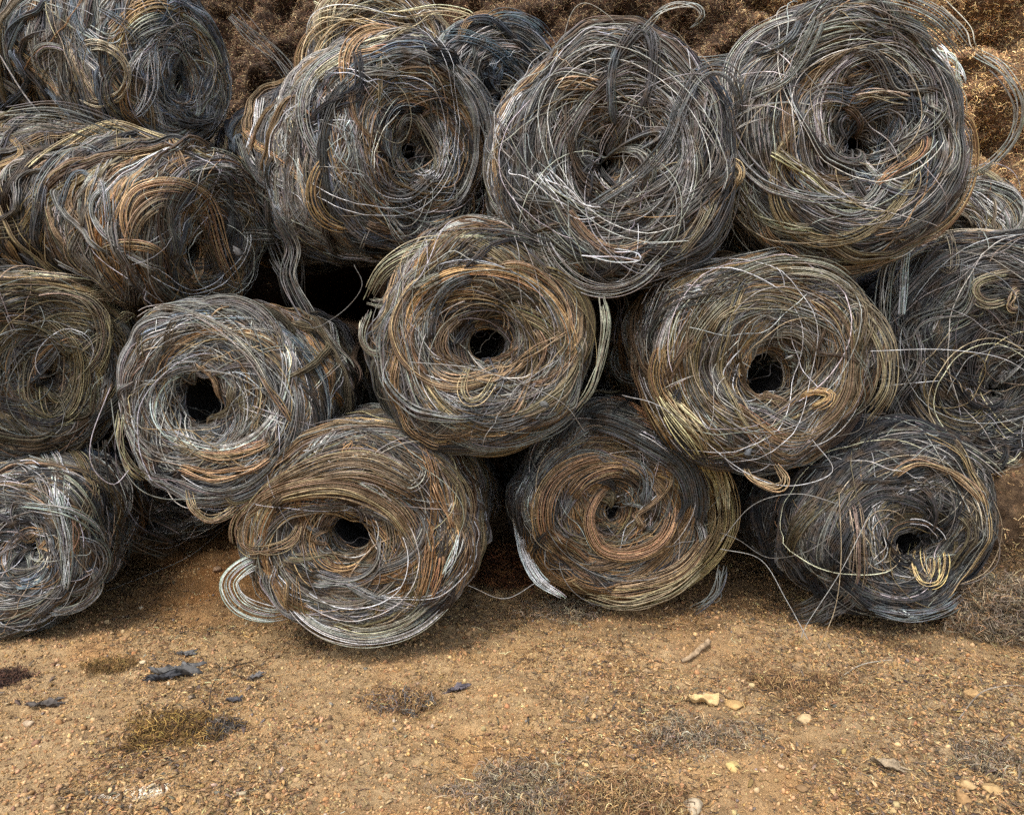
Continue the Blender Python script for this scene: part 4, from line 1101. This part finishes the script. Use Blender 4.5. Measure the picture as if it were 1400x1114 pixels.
def flakes(n):
    x, y, z = lit_pos(n).T
    V0 = np.array([[-1, -.5, 0], [0, -.7, .15], [1, -.2, 0], [.8, .5, .1], [-.2, .6, .2], [-.9, .3, 0]])
    V0 = np.vstack([V0, V0 * [.9, .9, 1] - [0, 0, .16]])
    F0 = np.array([[0, 1, 5], [1, 4, 5], [1, 2, 4], [2, 3, 4], [6, 11, 7], [7, 11, 10], [7, 10, 8], [8, 10, 9]] +
                  [f for i in range(6) for f in ([i, i + 6, (i + 1) % 6], [(i + 1) % 6, i + 6, (i + 1) % 6 + 6])])
    s_ = .004 + .011 * rng.random(n) ** 2
    V = V0[None] * (1 + .3 * rng.normal(size=(n, 12, 1))) * np.stack([np.ones(n), rng.uniform(.25, .9, n), np.ones(n)], -1)[:, None]
    a = rng.uniform(0, 6.28, n); tl = rng.normal(0, .5, n)
    M = np.stack([np.stack([np.cos(a), -np.sin(a), 0 * a], -1), np.stack([np.sin(a), np.cos(a), 0 * a], -1), np.stack([np.sin(tl), 0 * a, 0 * a + 1], -1)], 1)
    V = np.einsum('nij,nvj->nvi', M, V) * s_[:, None, None] + np.stack([x, y, z + s_ * .25], -1)[:, None]
    F = F0[None] + (np.arange(n) * 12)[:, None, None]
    cs = np.array([lin(q) for q in [(150, 118, 78), (164, 134, 92), (116, 92, 64), (176, 148, 106), (92, 80, 68), (132, 102, 68), (104, 90, 74)]])
    c = jitter(cs[rng.integers(0, len(cs), n)], .25)
    me = make_mesh("flake_litter", V.reshape(-1, 3), F.reshape(-1), np.repeat(c, 12, 0), FIBRE, smooth=False, sizes=3)
    link("flake_litter", me, None, kind="stuff", label="dry flakes and chips strewn over the soil")

def curls(n, centre_fn, size, col, rad, pts=9, wig=1.0):
    """short curly fibres round given points"""
    P0 = centre_fn(n)
    t = np.linspace(-1, 1, pts)[None, :, None]
    d = unit(rng.normal(size=(n, 1, 3)) * np.array([1, 1, .6]))
    s = rng.uniform(*size, (n, 1, 1))
    P = P0[:, None] + d * t * s
    for ax in range(3):
        P[..., ax] += s[..., 0] * wig * .45 * wob(pts, n, (.4, 1.6), 3)
    return P, rad * rng.uniform(.7, 1.4, n), jitter(col(n), .35)

def fibre_obj(name, P, rad, col, mat=FIBRE, **props):
    w_ = Wires(3); w_.add(P, rad, col, ref=np.array([.3, -.5, .8]))
    return link(name, w_.mesh(name, mat), None, **props)

FC = np.array([lin(c) for c in [(176, 138, 88), (142, 108, 68), (112, 84, 56), (196, 164, 116), (92, 80, 66), (128, 112, 90), (70, 56, 44)]])
def fcol(n): return FC[rng.integers(0, len(FC), n)]
def lit_pos(n):
    x, y = scatter_view(n * 3)
    g = np.clip(.35 + .45 * (x / 2) + .8 * fbm(x * 2.2, y * 2.2, seed=91, octv=3), .06, 1)
    k = np.flatnonzero(rng.random(len(x)) < g)[:n]
    x, y = x[k], y[k]
    if len(x) < n:
        e, f = scatter_view(n - len(x)); x, y = np.r_[x, e], np.r_[y, f]
    return np.stack([x, y, ground_z(x, y) + .004], -1)
flakes(14000)
P, r, c = curls(40000, lit_pos, (.006, .030), fcol, .0012, 7, .7)
P[..., 2] = np.maximum(P[..., 2] * .5 + ground_z(P[..., 0], P[..., 1], False) * .5, ground_z(P[..., 0], P[..., 1]) + .0005)
fibre_obj("fibre_litter", P, r, c, kind="stuff", label="short dry fibres strewn over the soil")

def clump(px, py, rx, rz, n0, cols, label, size=(.010, .034), rad=.0012):
    p = on_ground(px, py)
    k = np.linalg.norm(p - CAM) / FPX
    cc = np.array([lin(q) for q in cols])
    def pos(m):
        u = unit(rng.normal(size=(m, 3))) * rng.random((m, 1)) ** .65 * (1.25 if rz > 30 else 1.6)
        u[:, 2] = np.abs(u[:, 2])
        q = u * np.array([rx * k, rx * k * .7, rz * k * (1 if rz > 30 else .4)])
        q[:, :2] *= (1 + .4 * fbm(u[:, 0] * 2, u[:, 1] * 2, u[:, 2], seed=int(px)))[:, None]
        return p + q
    n = int(n0 * (1.3 if rz > 30 else .8))
    P, r, c = curls(n, pos, size, lambda m: cc[rng.integers(0, len(cc), m)], rad, 10, 1.0)
    P[..., 2] = np.maximum(P[..., 2], ground_z(P[..., 0], P[..., 1], False) - .004)
    return fibre_obj("fibre_litter" if "thin spread" in label else "fibre_clump", P, r, c, label=label, **(dict(kind="stuff") if "thin spread" in label else dict(category="fibre clump", group="clumps of dry fibre on the soil")))

BRN = [(150, 118, 80), (120, 92, 62), (172, 140, 96), (96, 74, 54)]
GRY = [(136, 124, 106), (110, 98, 82), (160, 144, 116), (84, 72, 60), (150, 120, 86)]
clump(1368, 862, 56, 52, 5200, GRY, "large grey brown clump of fibre beside the dark roll", (.015, .05))
clump(545, 965, 34, 22, 1500, BRN + [(110, 108, 104)], "brown fibre clump on the sand below the brown roll")
clump(232, 1000, 42, 20, 1700, [(150, 120, 66), (110, 84, 48), (80, 62, 42)], "yellow brown fibre clump in front of the charred scrap")
clump(297, 1000, 22, 12, 700, [(78, 72, 66), (52, 48, 44), (104, 98, 88)], "dark grey fibre clump touching the yellow brown one")
clump(715, 1085, 62, 16, 2600, GRY + [(160, 140, 104)], "wide grey fibre mat at the bottom edge of the photo")
clump(850, 1095, 48, 16, 1800, BRN + [(150, 130, 98)], "brown fibre mat right of the wide grey one")
clump(700, 800, 40, 42, 2400, [(110, 70, 44), (80, 52, 36), (140, 98, 62), (60, 44, 34)], "reddish brown fibre clump on the soil between the two rolls")
clump(770, 838, 44, 18, 1500, GRY, "grey fibre clump under the spiral roll")
clump(150, 912, 20, 12, 600, [(140, 110, 66), (96, 76, 48)], "small tan fibre clump left of the charred scrap")
clump(1350, 1040, 40, 14, 1200, GRY, "flat grey fibre clump near the right corner stones")
clump(8, 932, 18, 16, 1500, [(70, 50, 42), (52, 40, 34), (96, 70, 54)], "dark brown fibre clump cut by the left edge of the photo")
clump(960, 1010, 60, 8, 1400, GRY, "thin spread of grey fibre near the curled leaf")
clump(1090, 930, 54, 8, 1000, BRN, "thin spread of brown fibre below the sagging wires")

# fluff on the bank
BC = np.array([lin(c) for c in [(84, 54, 38), (64, 44, 34), (106, 74, 48), (128, 100, 66), (50, 38, 32), (142, 118, 82), (80, 66, 54)]])
def bank_pos(n):
    x = rng.uniform(-3.8, 5.0, n); z = rng.uniform(.1, 4.8, n)
    k = rng.random(n)
    x = np.where(k < .35, rng.uniform(-2.9, 1.7, n), np.where(k < .75, rng.uniform(1.2, 4.1, n), x))
    z = np.where(k < .35, rng.uniform(2.6, 5.2, n), np.where(k < .75, rng.uniform(1.9, 5.0, n), z))
    z = np.where(k > .75, rng.uniform(.1, 5.2, n), z)
    g = fbm(x * 4, z * 4, seed=38, octv=2)
    return np.stack([x, bank_y(x, z) - (.02 + .06 * np.clip(g + .5, 0, 1)) * rng.random(n), z], -1)
def bcol(n):
    return BC[rng.integers(0, len(BC), n)]
P, r, c = curls(150000, bank_pos, (.006, .034), bcol, .0014, 6, 1.0)
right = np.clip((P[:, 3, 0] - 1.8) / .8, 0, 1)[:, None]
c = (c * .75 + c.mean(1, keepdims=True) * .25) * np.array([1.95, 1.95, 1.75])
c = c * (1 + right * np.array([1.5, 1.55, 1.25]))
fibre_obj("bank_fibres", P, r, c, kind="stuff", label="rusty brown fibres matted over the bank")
